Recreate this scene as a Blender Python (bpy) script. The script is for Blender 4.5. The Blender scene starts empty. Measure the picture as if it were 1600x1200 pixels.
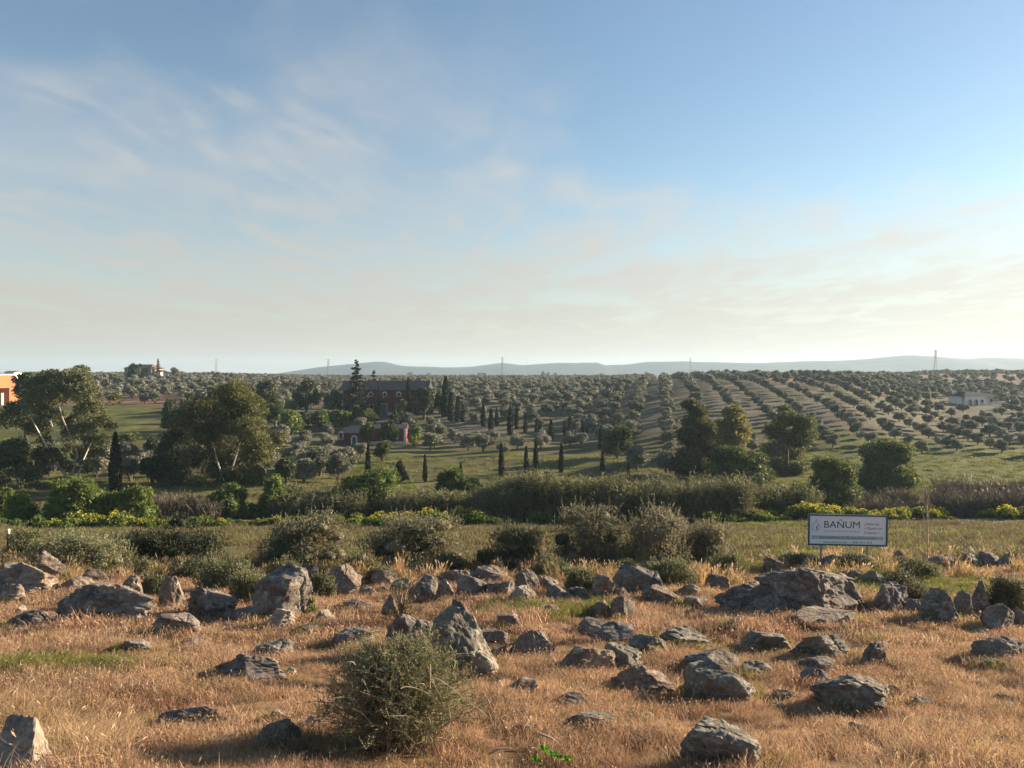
import bpy, bmesh, math
import numpy as np
from mathutils import Vector

rng = np.random.default_rng(7)
S = bpy.context.scene
COL = S.collection
R = math.radians

# ------------------------------------------------------------------ camera, sky, sun, exposure
F = 1155.0            # focal length in photograph pixels (1600 wide)
HOR = 585.0           # eye-level row of the photograph
EYE = 20.0            # camera height in scene units (m)
cam_d = bpy.data.cameras.new('camera')
cam = bpy.data.objects.new('camera', cam_d); COL.objects.link(cam)
cam.location = (0, 0, EYE); cam.rotation_euler = (R(90), 0, 0)
cam_d.sensor_width = 36.0; cam_d.lens = 36.0 * F / 1600.0
cam_d.shift_y = -(600.0 - HOR) / 1600.0
cam_d.clip_start = 0.1; cam_d.clip_end = 40000.0
S.camera = cam

SUN_AZ, SUN_EL = R(66), R(15)
SUN_DIR = Vector((math.sin(SUN_AZ) * math.cos(SUN_EL), math.cos(SUN_AZ) * math.cos(SUN_EL), math.sin(SUN_EL)))
world = bpy.data.worlds.new('World'); S.world = world; world.use_nodes = True
SKY_STRENGTH, SUN_STRENGTH = 0.050, 5.0

def ramp_(n, stops):
    r = n('ShaderNodeValToRGB'); e = r.color_ramp.elements
    while len(e) < len(stops): e.new(0.5)
    for x, (p, c) in zip(e, stops): x.position = p; x.color = (*c, 1)
    return r
def build_world():
    nt = world.node_tree; N = nt.nodes; L = nt.links; N.clear()
    def n(t, **k):
        x = N.new(t)
        for a, b in k.items(): setattr(x, a, b)
        return x
    def math_(op, a, b=None, c=None, clamp=False):
        m = n('ShaderNodeMath', operation=op); m.use_clamp = clamp
        for i, v in enumerate((a, b, c)):
            if v is None: continue
            if isinstance(v, (int, float)): m.inputs[i].default_value = v
            else: L.new(v, m.inputs[i])
        return m.outputs[0]
    sky = n('ShaderNodeTexSky'); sky.sky_type = 'NISHITA'; sky.sun_disc = False
    sky.sun_elevation = SUN_EL; sky.sun_rotation = SUN_AZ
    sky.altitude = 300; sky.air_density = 1.25; sky.dust_density = 0.35; sky.ozone_density = 2.5
    tc = n('ShaderNodeTexCoord'); sep = n('ShaderNodeSeparateXYZ'); L.new(tc.outputs['Generated'], sep.inputs[0])
    dz = math_('ADD', math_('MAXIMUM', sep.outputs[2], 0.0), 0.035)
    px = math_('DIVIDE', sep.outputs[0], dz); py = math_('DIVIDE', sep.outputs[1], dz)
    comb = n('ShaderNodeCombineXYZ'); L.new(px, comb.inputs[0]); L.new(py, comb.inputs[1])
    # large veil: sets in beyond a ragged front edge lying across the sky
    def noise(scale, rot, sx, sy, det, rough, dist, off):
        mp = n('ShaderNodeMapping'); L.new(comb.outputs[0], mp.inputs[0]); mp.inputs['Rotation'].default_value = (0, 0, R(rot)); mp.inputs['Scale'].default_value = (sx, sy, 1); mp.inputs['Location'].default_value = off
        q = n('ShaderNodeTexNoise'); q.inputs['Scale'].default_value = scale; q.inputs['Detail'].default_value = det; q.inputs['Roughness'].default_value = rough; q.inputs['Distortion'].default_value = dist
        L.new(mp.outputs[0], q.inputs['Vector']); return q.outputs[0]
    def sm(v, a, b, c=0.0, d=1.0):
        m = n('ShaderNodeMapRange'); m.interpolation_type = 'SMOOTHSTEP'; L.new(v, m.inputs[0])
        for k, x in enumerate((a, b, c, d)): m.inputs[k + 1].default_value = x
        return m.outputs[0]
    e1 = noise(0.8, 20, 1, 1, 5, 0.55, 0.9, (3.1, 1.7, 0)); e2 = noise(2.0, -35, 1.0, 0.45, 7, 0.52, 1.2, (7.3, 2.2, 0)); e3 = noise(1.1, 55, 1, 0.6, 7, 0.6, 1.0, (1.3, 9.1, 0))
    front = math_('SUBTRACT', py, sm(px, -0.55, 0.85, 2.1, 3.35))
    front = math_('ADD', front, math_('ADD', math_('MULTIPLY', math_('SUBTRACT', e1, 0.5), 2.6), math_('MULTIPLY', math_('SUBTRACT', e2, 0.5), 1.3)))
    veil = sm(front, -0.55, 1.1)
    wisp = sm(e2, 0.42, 0.70); patch = sm(e3, 0.34, 0.66)
    body = math_('ADD', math_('MULTIPLY', patch, 0.40), math_('ADD', math_('MULTIPLY', wisp, 0.32), 0.16))
    low = sm(sep.outputs[2], 0.02, 0.22, 0.55, 0.0)
    dens = math_('ADD', math_('MULTIPLY', veil, body), math_('ADD', low, math_('MULTIPLY', sm(e1, 0.45, 0.75), 0.03)), clamp=True)
    dens = math_('MINIMUM', dens, 0.92)
    # cloud brightness: pale, brighter towards the sun
    dot = n('ShaderNodeVectorMath', operation='DOT_PRODUCT'); L.new(tc.outputs['Generated'], dot.inputs[0]); dot.inputs[1].default_value = SUN_DIR
    fw = math_('POWER', math_('MAXIMUM', dot.outputs['Value'], 0.0), 3.0)
    br = math_('ADD', math_('MULTIPLY', fw, CLOUD_FWD), CLOUD_BASE)
    cc = n('ShaderNodeMix', data_type='RGBA', blend_type='MULTIPLY'); cc.inputs[0].default_value = 1.0
    tint = ramp_(n, [(0.0, (0.97, 0.86, 0.70)), (0.12, (0.98, 0.92, 0.82)), (0.26, (0.97, 0.98, 0.97)), (1.0, (0.95, 0.99, 1.0))]); L.new(sep.outputs[2], tint.inputs[0]); L.new(tint.outputs[0], cc.inputs[6])
    cb = n('ShaderNodeCombineColor')
    for i in range(3): L.new(br, cb.inputs[i])
    L.new(cb.outputs[0], cc.inputs[7])
    mx = n('ShaderNodeMix', data_type='RGBA'); L.new(dens, mx.inputs[0]); L.new(sky.outputs[0], mx.inputs[6]); L.new(cc.outputs[2], mx.inputs[7])
    bg = n('ShaderNodeBackground'); bg.inputs[1].default_value = SKY_STRENGTH; L.new(mx.outputs[2], bg.inputs[0])
    out = n('ShaderNodeOutputWorld'); L.new(bg.outputs[0], out.inputs[0])
CLOUD_BASE, CLOUD_FWD = 3.6, 2.3
build_world()

sun_d = bpy.data.lights.new('sun', 'SUN'); sun_d.energy = SUN_STRENGTH; sun_d.angle = R(0.6); sun_d.color = (1.0, 0.80, 0.58)
sun = bpy.data.objects.new('sun', sun_d); COL.objects.link(sun)
sun.rotation_euler = SUN_DIR.to_track_quat('Z', 'Y').to_euler(); sun.location = (60, 20, 60)

S.view_settings.view_transform = 'Standard'; S.view_settings.look = 'None'
S.view_settings.exposure = 1.75; S.view_settings.gamma = 1.0; S.view_settings.use_curve_mapping = False
S.render.engine = 'CYCLES'
S.cycles.use_denoising = True
S.cycles.max_bounces = 5; S.cycles.diffuse_bounces = 3; S.cycles.glossy_bounces = 2; S.cycles.transmission_bounces = 3
S.cycles.volume_bounces = 0; S.cycles.transparent_max_bounces = 4
S.cycles.caustics_reflective = False; S.cycles.caustics_refractive = False

# ------------------------------------------------------------------ noise and mesh helpers
def _hash(ix, iy, iz, seed):
    n = (ix * 374761393 + iy * 668265263 + iz * 2147483647 + seed * 974634777) & 0xFFFFFFFF
    n = ((n ^ (n >> 13)) * 1274126177) & 0xFFFFFFFF
    return ((n ^ (n >> 16)) & 0xFFFFFF) / float(0xFFFFFF)
def vnoise(x, y, z=0.0, seed=0):
    x, y, z = np.broadcast_arrays(np.asarray(x, float), np.asarray(y, float), np.asarray(z, float))
    ix, iy, iz = (np.floor(a).astype(np.int64) for a in (x, y, z))
    fx, fy, fz = x - ix, y - iy, z - iz
    fx, fy, fz = (t * t * (3 - 2 * t) for t in (fx, fy, fz))
    r = 0
    for dx in (0, 1):
        for dy in (0, 1):
            for dz in (0, 1):
                w = (fx if dx else 1 - fx) * (fy if dy else 1 - fy) * (fz if dz else 1 - fz)
                r = r + w * _hash(ix + dx, iy + dy, iz + dz, seed)
    return r * 2 - 1
def fbm(x, y, z=0.0, seed=0, oct=3):
    r, a = 0, 1.0
    for k in range(oct):
        r = r + a * vnoise(x * 2 ** k, y * 2 ** k, np.asarray(z) * 2 ** k, seed + k); a *= 0.5
    return r

def mesh_arrays(name, V, faces_list):
    """faces_list: arrays (n, k) of vertex indices"""
    me = bpy.data.meshes.new(name)
    V = np.asarray(V, np.float32); me.vertices.add(len(V)); me.vertices.foreach_set('co', V.ravel())
    tot = sum(f.size for f in faces_list); nf = sum(len(f) for f in faces_list)
    me.loops.add(tot); me.polygons.add(nf)
    me.loops.foreach_set('vertex_index', np.concatenate([f.ravel() for f in faces_list]).astype(np.int32))
    sizes = np.concatenate([np.full(len(f), f.shape[1]) for f in faces_list])
    me.polygons.foreach_set('loop_start', np.concatenate([[0], np.cumsum(sizes)[:-1]]).astype(np.int32))
    me.update(calc_edges=True)
    return me

class Geo:
    """collects geometry for one mesh, with a material index for each face"""
    def __init__(s): s.V = []; s.Q = []; s.T = []; s.n = 0; s.mq = []; s.mt = []
    def add(s, V, quads=None, tris=None, m=0):
        V = np.asarray(V, float)
        if quads is not None and len(quads): q = np.asarray(quads) + s.n; s.Q.append(q); s.mq.append(np.full(len(q), m))
        if tris is not None and len(tris): t = np.asarray(tris) + s.n; s.T.append(t); s.mt.append(np.full(len(t), m))
        s.V.append(V); s.n += len(V); return s
    def leaves(s, C, A, Lg, W, m=0, g=None):
        """rhombic leaves: centre C, axis A (n,3), length, width"""
        g = g or rng
        C = np.asarray(C); A = np.asarray(A); nn = len(C)
        A = A / (np.linalg.norm(A, axis=1, keepdims=True) + 1e-9)
        B = np.cross(A, g.normal(size=(nn, 3))); B /= (np.linalg.norm(B, axis=1, keepdims=True) + 1e-9)
        Lg = np.broadcast_to(np.asarray(Lg, float), (nn,))[:, None]; W = np.broadcast_to(np.asarray(W, float), (nn,))[:, None]
        V = np.stack([C - A * Lg / 2, C + B * W / 2 + A * Lg * 0.1, C + A * Lg / 2, C - B * W / 2 + A * Lg * 0.1], 1).reshape(-1, 3)
        s.add(V, np.arange(nn * 4).reshape(-1, 4), m=m); return s
    def tube(s, P, rad, sides=5, m=0):
        P = np.asarray(P, float); k = len(P); rad = np.broadcast_to(np.asarray(rad, float), (k,))
        T = np.gradient(P, axis=0); T /= (np.linalg.norm(T, axis=1, keepdims=True) + 1e-9)
        ref = np.where(np.abs(T[:, 2:3]) > 0.9, np.array([[1., 0, 0]]), np.array([[0, 0, 1.]]))
        A = np.cross(T, ref); A /= (np.linalg.norm(A, axis=1, keepdims=True) + 1e-9); B = np.cross(T, A)
        th = np.arange(sides) * 2 * math.pi / sides
        V = P[:, None] + rad[:, None, None] * (A[:, None] * np.cos(th)[None, :, None] + B[:, None] * np.sin(th)[None, :, None])
        q = []
        for i in range(k - 1):
            for j in range(sides):
                q.append((i * sides + j, i * sides + (j + 1) % sides, (i + 1) * sides + (j + 1) % sides, (i + 1) * sides + j))
        s.add(V.reshape(-1, 3), q, m=m); return s
    def box(s, c, d, m=0, rz=0.0):
        x, y, z = (a / 2 for a in d)
        V = np.array([(i * x, j * y, k * z) for i in (-1, 1) for j in (-1, 1) for k in (-1, 1)])
        if rz: V[:, :2] = V[:, :2] @ np.array([[math.cos(rz), math.sin(rz)], [-math.sin(rz), math.cos(rz)]])
        s.add(V + np.array(c), [(0, 1, 3, 2), (4, 6, 7, 5), (0, 4, 5, 1), (2, 3, 7, 6), (0, 2, 6, 4), (1, 5, 7, 3)], m=m); return s
    def mesh(s, name, mats, smooth=False):
        me = mesh_arrays(name, np.concatenate(s.V), [np.concatenate(x) for x in (s.Q, s.T) if x])
        for mt in (mats if isinstance(mats, (list, tuple)) else [mats]): me.materials.append(mt)
        mi = np.concatenate([np.concatenate(x) for x in (s.mq, s.mt) if x]).astype(np.int32)
        if mi.any(): me.polygons.foreach_set('material_index', mi)
        me.polygons.foreach_set('use_smooth', np.full(len(mi), bool(smooth)))
        me.update(); return me

def tag(o, label=None, cat=None, group=None, kind=None):
    if label: o['label'] = label
    if cat: o['category'] = cat
    if group: o['group'] = group
    if kind: o['kind'] = kind
    return o
def obj(name, me, parent=None, loc=(0, 0, 0), rz=0.0):
    o = bpy.data.objects.new(name, me); COL.objects.link(o); o.location = loc; o.rotation_euler = (0, 0, rz); o.parent = parent
    return o
def empty(name, loc, label, cat, group=None, rz=0.0):
    return tag(obj(name, None, None, loc, rz), label, cat, group)

# ------------------------------------------------------------------ materials
def newmat(name):
    m = bpy.data.materials.new(name); m.use_nodes = True; nt = m.node_tree; nt.nodes.clear()
    def n(t, **k):
        x = nt.nodes.new(t)
        for a, b in k.items(): setattr(x, a, b)
        return x
    def l(a, b): nt.links.new(a, b)
    out = n('ShaderNodeOutputMaterial')
    return m, n, l, out
def ramp(n, stops):
    r = n('ShaderNodeValToRGB'); e = r.color_ramp.elements
    while len(e) < len(stops): e.new(0.5)
    for x, (p, c) in zip(e, stops): x.position = p; x.color = (*c, 1)
    return r
def foliage(name, cols, trans=0.3, tint=None, rough=0.65):
    m, n, l, out = newmat(name)
    geo = n('ShaderNodeNewGeometry'); k = len(cols)
    r = ramp(n, [(i / max(k - 1, 1), c) for i, c in enumerate(cols)]); l(geo.outputs['Random Per Island'], r.inputs[0])
    oi = n('ShaderNodeObjectInfo'); hv = n('ShaderNodeHueSaturation'); l(r.outputs[0], hv.inputs['Color'])
    mr = n('ShaderNodeMapRange'); l(oi.outputs['Random'], mr.inputs[0]); mr.inputs[3].default_value = 0.70; mr.inputs[4].default_value = 1.28; l(mr.outputs[0], hv.inputs['Value'])
    mh = n('ShaderNodeMapRange'); l(oi.outputs['Random'], mh.inputs[0]); mh.inputs[3].default_value = 0.512; mh.inputs[4].default_value = 0.488; l(mh.outputs[0], hv.inputs['Hue'])
    p = n('ShaderNodeBsdfPrincipled'); l(hv.outputs[0], p.inputs['Base Color']); p.inputs['Roughness'].default_value = rough; p.inputs['Specular IOR Level'].default_value = 0.25
    if trans > 0:
        t = n('ShaderNodeBsdfTranslucent'); h2 = n('ShaderNodeHueSaturation'); l(hv.outputs[0], h2.inputs['Color']); h2.inputs['Value'].default_value = 1.25; h2.inputs['Saturation'].default_value = 1.1
        l(h2.outputs[0], t.inputs[0]); mx = n('ShaderNodeMixShader'); mx.inputs[0].default_value = trans; l(p.outputs[0], mx.inputs[1]); l(t.outputs[0], mx.inputs[2]); l(mx.outputs[0], out.inputs[0])
    else: l(p.outputs[0], out.inputs[0])
    return m
def plain(name, col, rough=0.75, noise=0.15, scale=3.0, spec=0.3, bump=0.0, metal=0.0):
    m, n, l, out = newmat(name)
    tc = n('ShaderNodeTexCoord'); no = n('ShaderNodeTexNoise'); no.inputs['Scale'].default_value = scale; no.inputs['Detail'].default_value = 6; l(tc.outputs['Object'], no.inputs['Vector'])
    r = ramp(n, [(0.25, tuple(c * (1 - noise) for c in col)), (0.75, tuple(min(1, c * (1 + noise)) for c in col))]); l(no.outputs[0], r.inputs[0])
    p = n('ShaderNodeBsdfPrincipled'); l(r.outputs[0], p.inputs['Base Color']); p.inputs['Roughness'].default_value = rough; p.inputs['Specular IOR Level'].default_value = spec; p.inputs['Metallic'].default_value = metal
    if bump:
        b = n('ShaderNodeBump'); b.inputs['Strength'].default_value = bump; l(no.outputs[0], b.inputs['Height']); l(b.outputs[0], p.inputs['Normal'])
    l(p.outputs[0], out.inputs[0]); return m
def rock_mat(name, dark, mid, lichen, rust):
    m, n, l, out = newmat(name)
    tc = n('ShaderNodeTexCoord'); oi = n('ShaderNodeObjectInfo')
    ad = n('ShaderNodeVectorMath', operation='ADD'); sc = n('ShaderNodeVectorMath', operation='SCALE'); sc.inputs[0].default_value = (37, 53, 91); l(oi.outputs['Random'], sc.inputs['Scale'])
    l(tc.outputs['Object'], ad.inputs[0]); l(sc.outputs[0], ad.inputs[1])
    def noise(scale, det=8, rough=0.6, dist=0.3):
        x = n('ShaderNodeTexNoise'); x.inputs['Scale'].default_value = scale; x.inputs['Detail'].default_value = det; x.inputs['Roughness'].default_value = rough; x.inputs['Distortion'].default_value = dist; l(ad.outputs[0], x.inputs['Vector']); return x
    n1, n2, n3, n4 = noise(2.2), noise(4.5, 9, 0.68, 0.8), noise(1.7, 6, 0.6, 0.5), noise(16, 8, 0.65)
    base = ramp(n, [(0.3, dark), (0.52, mid), (0.75, tuple(c * 1.35 for c in mid))]); l(n1.outputs[0], base.inputs[0])
    lm = n('ShaderNodeMapRange'); l(n2.outputs[0], lm.inputs[0]); lm.inputs[1].default_value = 0.52; lm.inputs[2].default_value = 0.68; lm.inputs[4].default_value = 0.85
    m1 = n('ShaderNodeMix', data_type='RGBA'); l(lm.outputs[0], m1.inputs[0]); l(base.outputs[0], m1.inputs[6]); m1.inputs[7].default_value = (*lichen, 1)
    rm = n('ShaderNodeMapRange'); l(n3.outputs[0], rm.inputs[0]); rm.inputs[1].default_value = 0.55; rm.inputs[2].default_value = 0.72; rm.inputs[4].default_value = 0.7
    m2 = n('ShaderNodeMix', data_type='RGBA'); l(rm.outputs[0], m2.inputs[0]); l(m1.outputs[2], m2.inputs[6]); m2.inputs[7].default_value = (*rust, 1)
    sp = n('ShaderNodeMapRange'); l(n4.outputs[0], sp.inputs[0]); sp.inputs[1].default_value = 0.3; sp.inputs[2].default_value = 0.7; sp.inputs[3].default_value = 0.62; sp.inputs[4].default_value = 1.3
    hv = n('ShaderNodeHueSaturation'); l(m2.outputs[2], hv.inputs['Color']); l(sp.outputs[0], hv.inputs['Value'])
    p = n('ShaderNodeBsdfPrincipled'); l(hv.outputs[0], p.inputs['Base Color']); p.inputs['Roughness'].default_value = 0.9; p.inputs['Specular IOR Level'].default_value = 0.2
    b = n('ShaderNodeBump'); b.inputs['Strength'].default_value = 0.75; b.inputs['Distance'].default_value = 0.05
    mm = n('ShaderNodeMath', operation='ADD'); l(n4.outputs[0], mm.inputs[0]); l(n2.outputs[0], mm.inputs[1]); l(mm.outputs[0], b.inputs['Height']); l(b.outputs[0], p.inputs['Normal'])
    l(p.outputs[0], out.inputs[0]); return m

M = {}
M['rock_grey'] = rock_mat('rock_grey', (0.066, 0.057, 0.051), (0.17, 0.145, 0.125), (0.38, 0.355, 0.29), (0.31, 0.215, 0.14))
M['rock_brown'] = rock_mat('rock_brown', (0.10, 0.077, 0.060), (0.22, 0.172, 0.134), (0.40, 0.35, 0.27), (0.36, 0.235, 0.145))
M['rock_green'] = rock_mat('rock_green', (0.068, 0.061, 0.049), (0.175, 0.158, 0.126), (0.37, 0.36, 0.285), (0.28, 0.20, 0.125))
M['rock_pale'] = rock_mat('rock_pale', (0.15, 0.125, 0.10), (0.30, 0.25, 0.195), (0.40, 0.38, 0.32), (0.34, 0.24, 0.15))
M['olive_leaf'] = foliage('olive_leaf', [(0.105, 0.110, 0.078), (0.17, 0.173, 0.125), (0.24, 0.235, 0.17)], 0.22)
M['euc_leaf'] = foliage('euc_leaf', [(0.062, 0.074, 0.034), (0.112, 0.125, 0.056), (0.175, 0.175, 0.082)], 0.25)
M['euc_gold'] = foliage('euc_gold', [(0.072, 0.080, 0.028), (0.155, 0.155, 0.054), (0.235, 0.215, 0.085)], 0.35)
M['rusty_leaf'] = foliage('rusty_leaf', [(0.058, 0.062, 0.027), (0.105, 0.102, 0.042), (0.18, 0.145, 0.062)], 0.3)
M['bright_leaf'] = foliage('bright_leaf', [(0.058, 0.085, 0.020), (0.105, 0.142, 0.032), (0.175, 0.215, 0.050)], 0.32)
M['mid_leaf'] = foliage('mid_leaf', [(0.055, 0.074, 0.022), (0.092, 0.112, 0.034), (0.14, 0.16, 0.05)], 0.3)
M['dark_leaf'] = foliage('dark_leaf', [(0.030, 0.044, 0.021), (0.056, 0.074, 0.034), (0.090, 0.108, 0.048)], 0.15)
M['cypress_leaf'] = foliage('cypress_leaf', [(0.010, 0.018, 0.011), (0.020, 0.032, 0.018), (0.034, 0.046, 0.024)], 0.05)
M['fir_leaf'] = foliage('fir_leaf', [(0.025, 0.040, 0.026), (0.048, 0.068, 0.042), (0.075, 0.095, 0.056)], 0.1)
M['salt_leaf'] = foliage('salt_leaf', [(0.105, 0.102, 0.060), (0.18, 0.168, 0.102), (0.28, 0.25, 0.16)], 0.28)
M['dark_shrub'] = foliage('dark_shrub', [(0.030, 0.036, 0.017), (0.058, 0.066, 0.032), (0.10, 0.105, 0.055)], 0.22)
M['sage_leaf'] = foliage('sage_leaf', [(0.095, 0.105, 0.052), (0.155, 0.162, 0.088), (0.235, 0.235, 0.138)], 0.3)
M['dead_brush'] = foliage('dead_brush', [(0.085, 0.066, 0.050), (0.135, 0.108, 0.080), (0.19, 0.155, 0.11)], 0.15)
M['cane_green'] = foliage('cane_green', [(0.075, 0.085, 0.036), (0.13, 0.135, 0.060), (0.21, 0.20, 0.10)], 0.3)
M['cane_dry'] = foliage('cane_dry', [(0.090, 0.074, 0.046), (0.15, 0.125, 0.080), (0.23, 0.19, 0.12)], 0.2)
M['weed_leaf'] = foliage('weed_leaf', [(0.045, 0.080, 0.018), (0.085, 0.125, 0.028), (0.14, 0.18, 0.040)], 0.35)
M['flower'] = foliage('flower', [(0.30, 0.27, 0.035), (0.40, 0.35, 0.045), (0.48, 0.41, 0.06)], 0.3)
M['dry_grass'] = foliage('dry_grass', [(0.30, 0.20, 0.122), (0.44, 0.308, 0.198), (0.55, 0.42, 0.285)], 0.35)
M['russet_grass'] = foliage('russet_grass', [(0.19, 0.112, 0.070), (0.30, 0.185, 0.118), (0.41, 0.275, 0.18)], 0.3)
M['straw'] = foliage('straw', [(0.27, 0.18, 0.085), (0.41, 0.29, 0.15), (0.52, 0.40, 0.24)], 0.35)
M['meadow_grass'] = foliage('meadow_grass', [(0.095, 0.086, 0.036), (0.15, 0.132, 0.058), (0.22, 0.185, 0.09)], 0.35)
M['green_grass'] = foliage('green_grass', [(0.095, 0.115, 0.030), (0.15, 0.165, 0.045), (0.225, 0.22, 0.075)], 0.4)
M['bark_grey'] = plain('bark_grey', (0.13, 0.105, 0.08), 0.9, 0.3, 6, 0.2)
M['bark_pale'] = plain('bark_pale', (0.55, 0.47, 0.38), 0.8, 0.25, 2.5, 0.2)
M['bark_dark'] = plain('bark_dark', (0.05, 0.04, 0.032), 0.9, 0.3, 6, 0.2)
M['twig'] = plain('twig', (0.26, 0.20, 0.13), 0.85, 0.3, 8, 0.2)
M['twig_pale'] = plain('twig_pale', (0.42, 0.34, 0.24), 0.85, 0.25, 8, 0.2)

# ------------------------------------------------------------------ terrain
def table(pts):
    ys, hs = np.array(pts, float).T
    t = np.linspace(math.log(40 - 35), math.log(40 + 70000), 3000)
    yy = np.exp(t) - 40
    h = np.interp(yy, ys, hs); k = np.exp(-np.linspace(-2.2, 2.2, 61) ** 2); k /= k.sum()
    return t, np.convolve(np.pad(h, 30, 'edge'), k, 'valid')
NEAR = [(-35, -1.3), (-5, -1.5), (0, -1.75), (3, -2.5), (7, -3.8), (10, -4.5), (14, -5.2), (18, -5.8), (22, -6.4), (28, -7.35), (35, -8.6), (50, -11.3), (70, -14.6), (80, -16), (95, -17)]
P_C = NEAR + [(130, -17.2), (150, -16.8), (175, -16), (200, -13.2), (215, -11), (240, -9.3), (300, -7), (400, -5.5), (600, -4.6), (1000, -5), (3000, -9), (20000, -25), (70000, -40)]
P_L = NEAR + [(130, -17), (150, -15.8), (180, -13), (210, -10.5), (230, -9.3), (280, -7), (330, -5.2), (400, -3), (500, -2.4), (700, -3), (1000, -5), (3000, -9), (20000, -25), (70000, -40)]
P_R = NEAR + [(130, -17), (142, -16.2), (160, -14), (180, -11), (200, -8.6), (230, -5.6), (260, -3.7), (300, -2.4), (340, -1.8), (420, -2), (600, -4), (1000, -6), (3000, -9), (20000, -25), (70000, -40)]
P_E = NEAR + [(130, -17), (142, -16.4), (160, -15.3), (180, -14.2), (220, -12.3), (260, -10.6), (300, -8.4), (400, -4), (600, 0.3), (800, 0.6), (1200, -3), (3000, -9), (20000, -25), (70000, -40)]
TAB = [table(p) for p in (P_L, P_C, P_R, P_E)]
def sst(a, b, x): t = np.clip((x - a) / (b - a), 0, 1); return t * t * (3 - 2 * t)
def terrain(X, Y):
    X = np.asarray(X, float); Y = np.asarray(Y, float)
    u = X / np.maximum(Y, 5.0); t = np.log(np.maximum(Y, -34.9) + 40)
    hL, hC, hR, hE = (np.interp(t, a, b) for a, b in TAB)
    h = hL + (hC - hL) * sst(-0.45, -0.2, u); h = h + (hR - h) * sst(0.06, 0.30, u); h = h + (hE - h) * sst(0.44, 0.60, u)
    near = 1 - sst(30, 60, Y)
    h = h + near * (0.13 * vnoise(X / 2.3, Y / 2.3, seed=1) + 0.05 * vnoise(X / 0.75, Y / 0.75, seed=2))
    mid = sst(30, 90, Y) * (1 - sst(700, 2000, Y))
    h = h + mid * (0.35 * vnoise(X / 14, Y / 14, seed=3) + 0.16 * vnoise(X / 5, Y / 5, seed=4))
    # grassy bank (ha-ha) under the middle grove, and the cut of the stream
    h = h + 0.9 * np.exp(-((Y - 139) / 5.0) ** 2) * sst(-0.22, -0.1, u) * (1 - sst(0.16, 0.26, u))
    h = h - 0.8 * np.exp(-((Y - 88) / 4.0) ** 2)
    return h + EYE
def spot(px, py):
    """ground point seen at a photograph pixel"""
    Y = np.concatenate([np.arange(3, 60, 0.05), np.arange(60, 420, 0.25)])
    X = (px - 800) / F * Y; zr = EYE - (py - HOR) / F * Y
    g = terrain(X, Y); i = int(np.argmax(g >= zr)) if (g >= zr).any() else len(Y) - 1
    return float(X[i]), float(Y[i]), float(g[i])
def ground(x, y): return float(terrain(x, y))

def ground_material():
    m, n, l, out = newmat('ground_cover')
    at = n('ShaderNodeVertexColor'); at.layer_name = 'cover'
    sep = n('ShaderNodeSeparateColor'); l(at.outputs[0], sep.inputs[0])
    tc = n('ShaderNodeTexCoord')
    def noise(scale, det=8, rough=0.6, dist=0.2):
        x = n('ShaderNodeTexNoise'); x.inputs['Scale'].default_value = scale; x.inputs['Detail'].default_value = det; x.inputs['Roughness'].default_value = rough; x.inputs['Distortion'].default_value = dist; l(tc.outputs['Object'], x.inputs['Vector']); return x
    a, b, c = noise(1.1), noise(0.16, 10, 0.65), noise(7, 8, 0.7)
    dry = ramp(n, [(0.3, (0.105, 0.062, 0.034)), (0.5, (0.20, 0.125, 0.066)), (0.7, (0.30, 0.195, 0.105))]); l(a.outputs[0], dry.inputs[0])
    green = ramp(n, [(0.3, (0.075, 0.066, 0.032)), (0.5, (0.120, 0.108, 0.048)), (0.7, (0.175, 0.15, 0.072))]); l(b.outputs[0], green.inputs[0])
    lush = ramp(n, [(0.3, (0.060, 0.070, 0.024)), (0.5, (0.105, 0.115, 0.034)), (0.72, (0.19, 0.175, 0.048))]); l(b.outputs[0], lush.inputs[0])
    soil = ramp(n, [(0.3, (0.098, 0.088, 0.064)), (0.5, (0.138, 0.125, 0.088)), (0.7, (0.18, 0.162, 0.108))]); l(b.outputs[0], soil.inputs[0])
    red = ramp(n, [(0.3, (0.20, 0.10, 0.062)), (0.7, (0.30, 0.165, 0.105))]); l(b.outputs[0], red.inputs[0])
    def mix(f, x, y):
        q = n('ShaderNodeMix', data_type='RGBA'); l(f, q.inputs[0]); l(x, q.inputs[6]); l(y, q.inputs[7]); return q.outputs[2]
    def soft(f):  # ragged edges between covers
        ad = n('ShaderNodeMath', operation='ADD'); l(f, ad.inputs[0]); mu = n('ShaderNodeMath', operation='MULTIPLY_ADD'); l(a.outputs[0], mu.inputs[0]); mu.inputs[1].default_value = 0.9; mu.inputs[2].default_value = -0.45
        l(mu.outputs[0], ad.inputs[1]); r = n('ShaderNodeMapRange'); l(ad.outputs[0], r.inputs[0]); r.inputs[1].default_value = 0.3; r.inputs[2].default_value = 0.7; return r.outputs[0]
    col = mix(soft(sep.outputs[0]), green.outputs[0], dry.outputs[0])
    col = mix(soft(sep.outputs[1]), col, lush.outputs[0])
    col = mix(soft(sep.outputs[2]), col, soil.outputs[0])
    col = mix(at.outputs[1], col, red.outputs[0])
    p = n('ShaderNodeBsdfPrincipled'); l(col, p.inputs['Base Color']); p.inputs['Roughness'].default_value = 0.95; p.inputs['Specular IOR Level'].default_value = 0.1
    bp = n('ShaderNodeBump'); bp.inputs['Strength'].default_value = 0.9; bp.inputs['Distance'].default_value = 0.12
    ad = n('ShaderNodeMath', operation='ADD'); l(c.outputs[0], ad.inputs[0]); l(a.outputs[0], ad.inputs[1]); l(ad.outputs[0], bp.inputs['Height']); l(bp.outputs[0], p.inputs['Normal'])
    l(p.outputs[0], out.inputs[0]); return m

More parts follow.
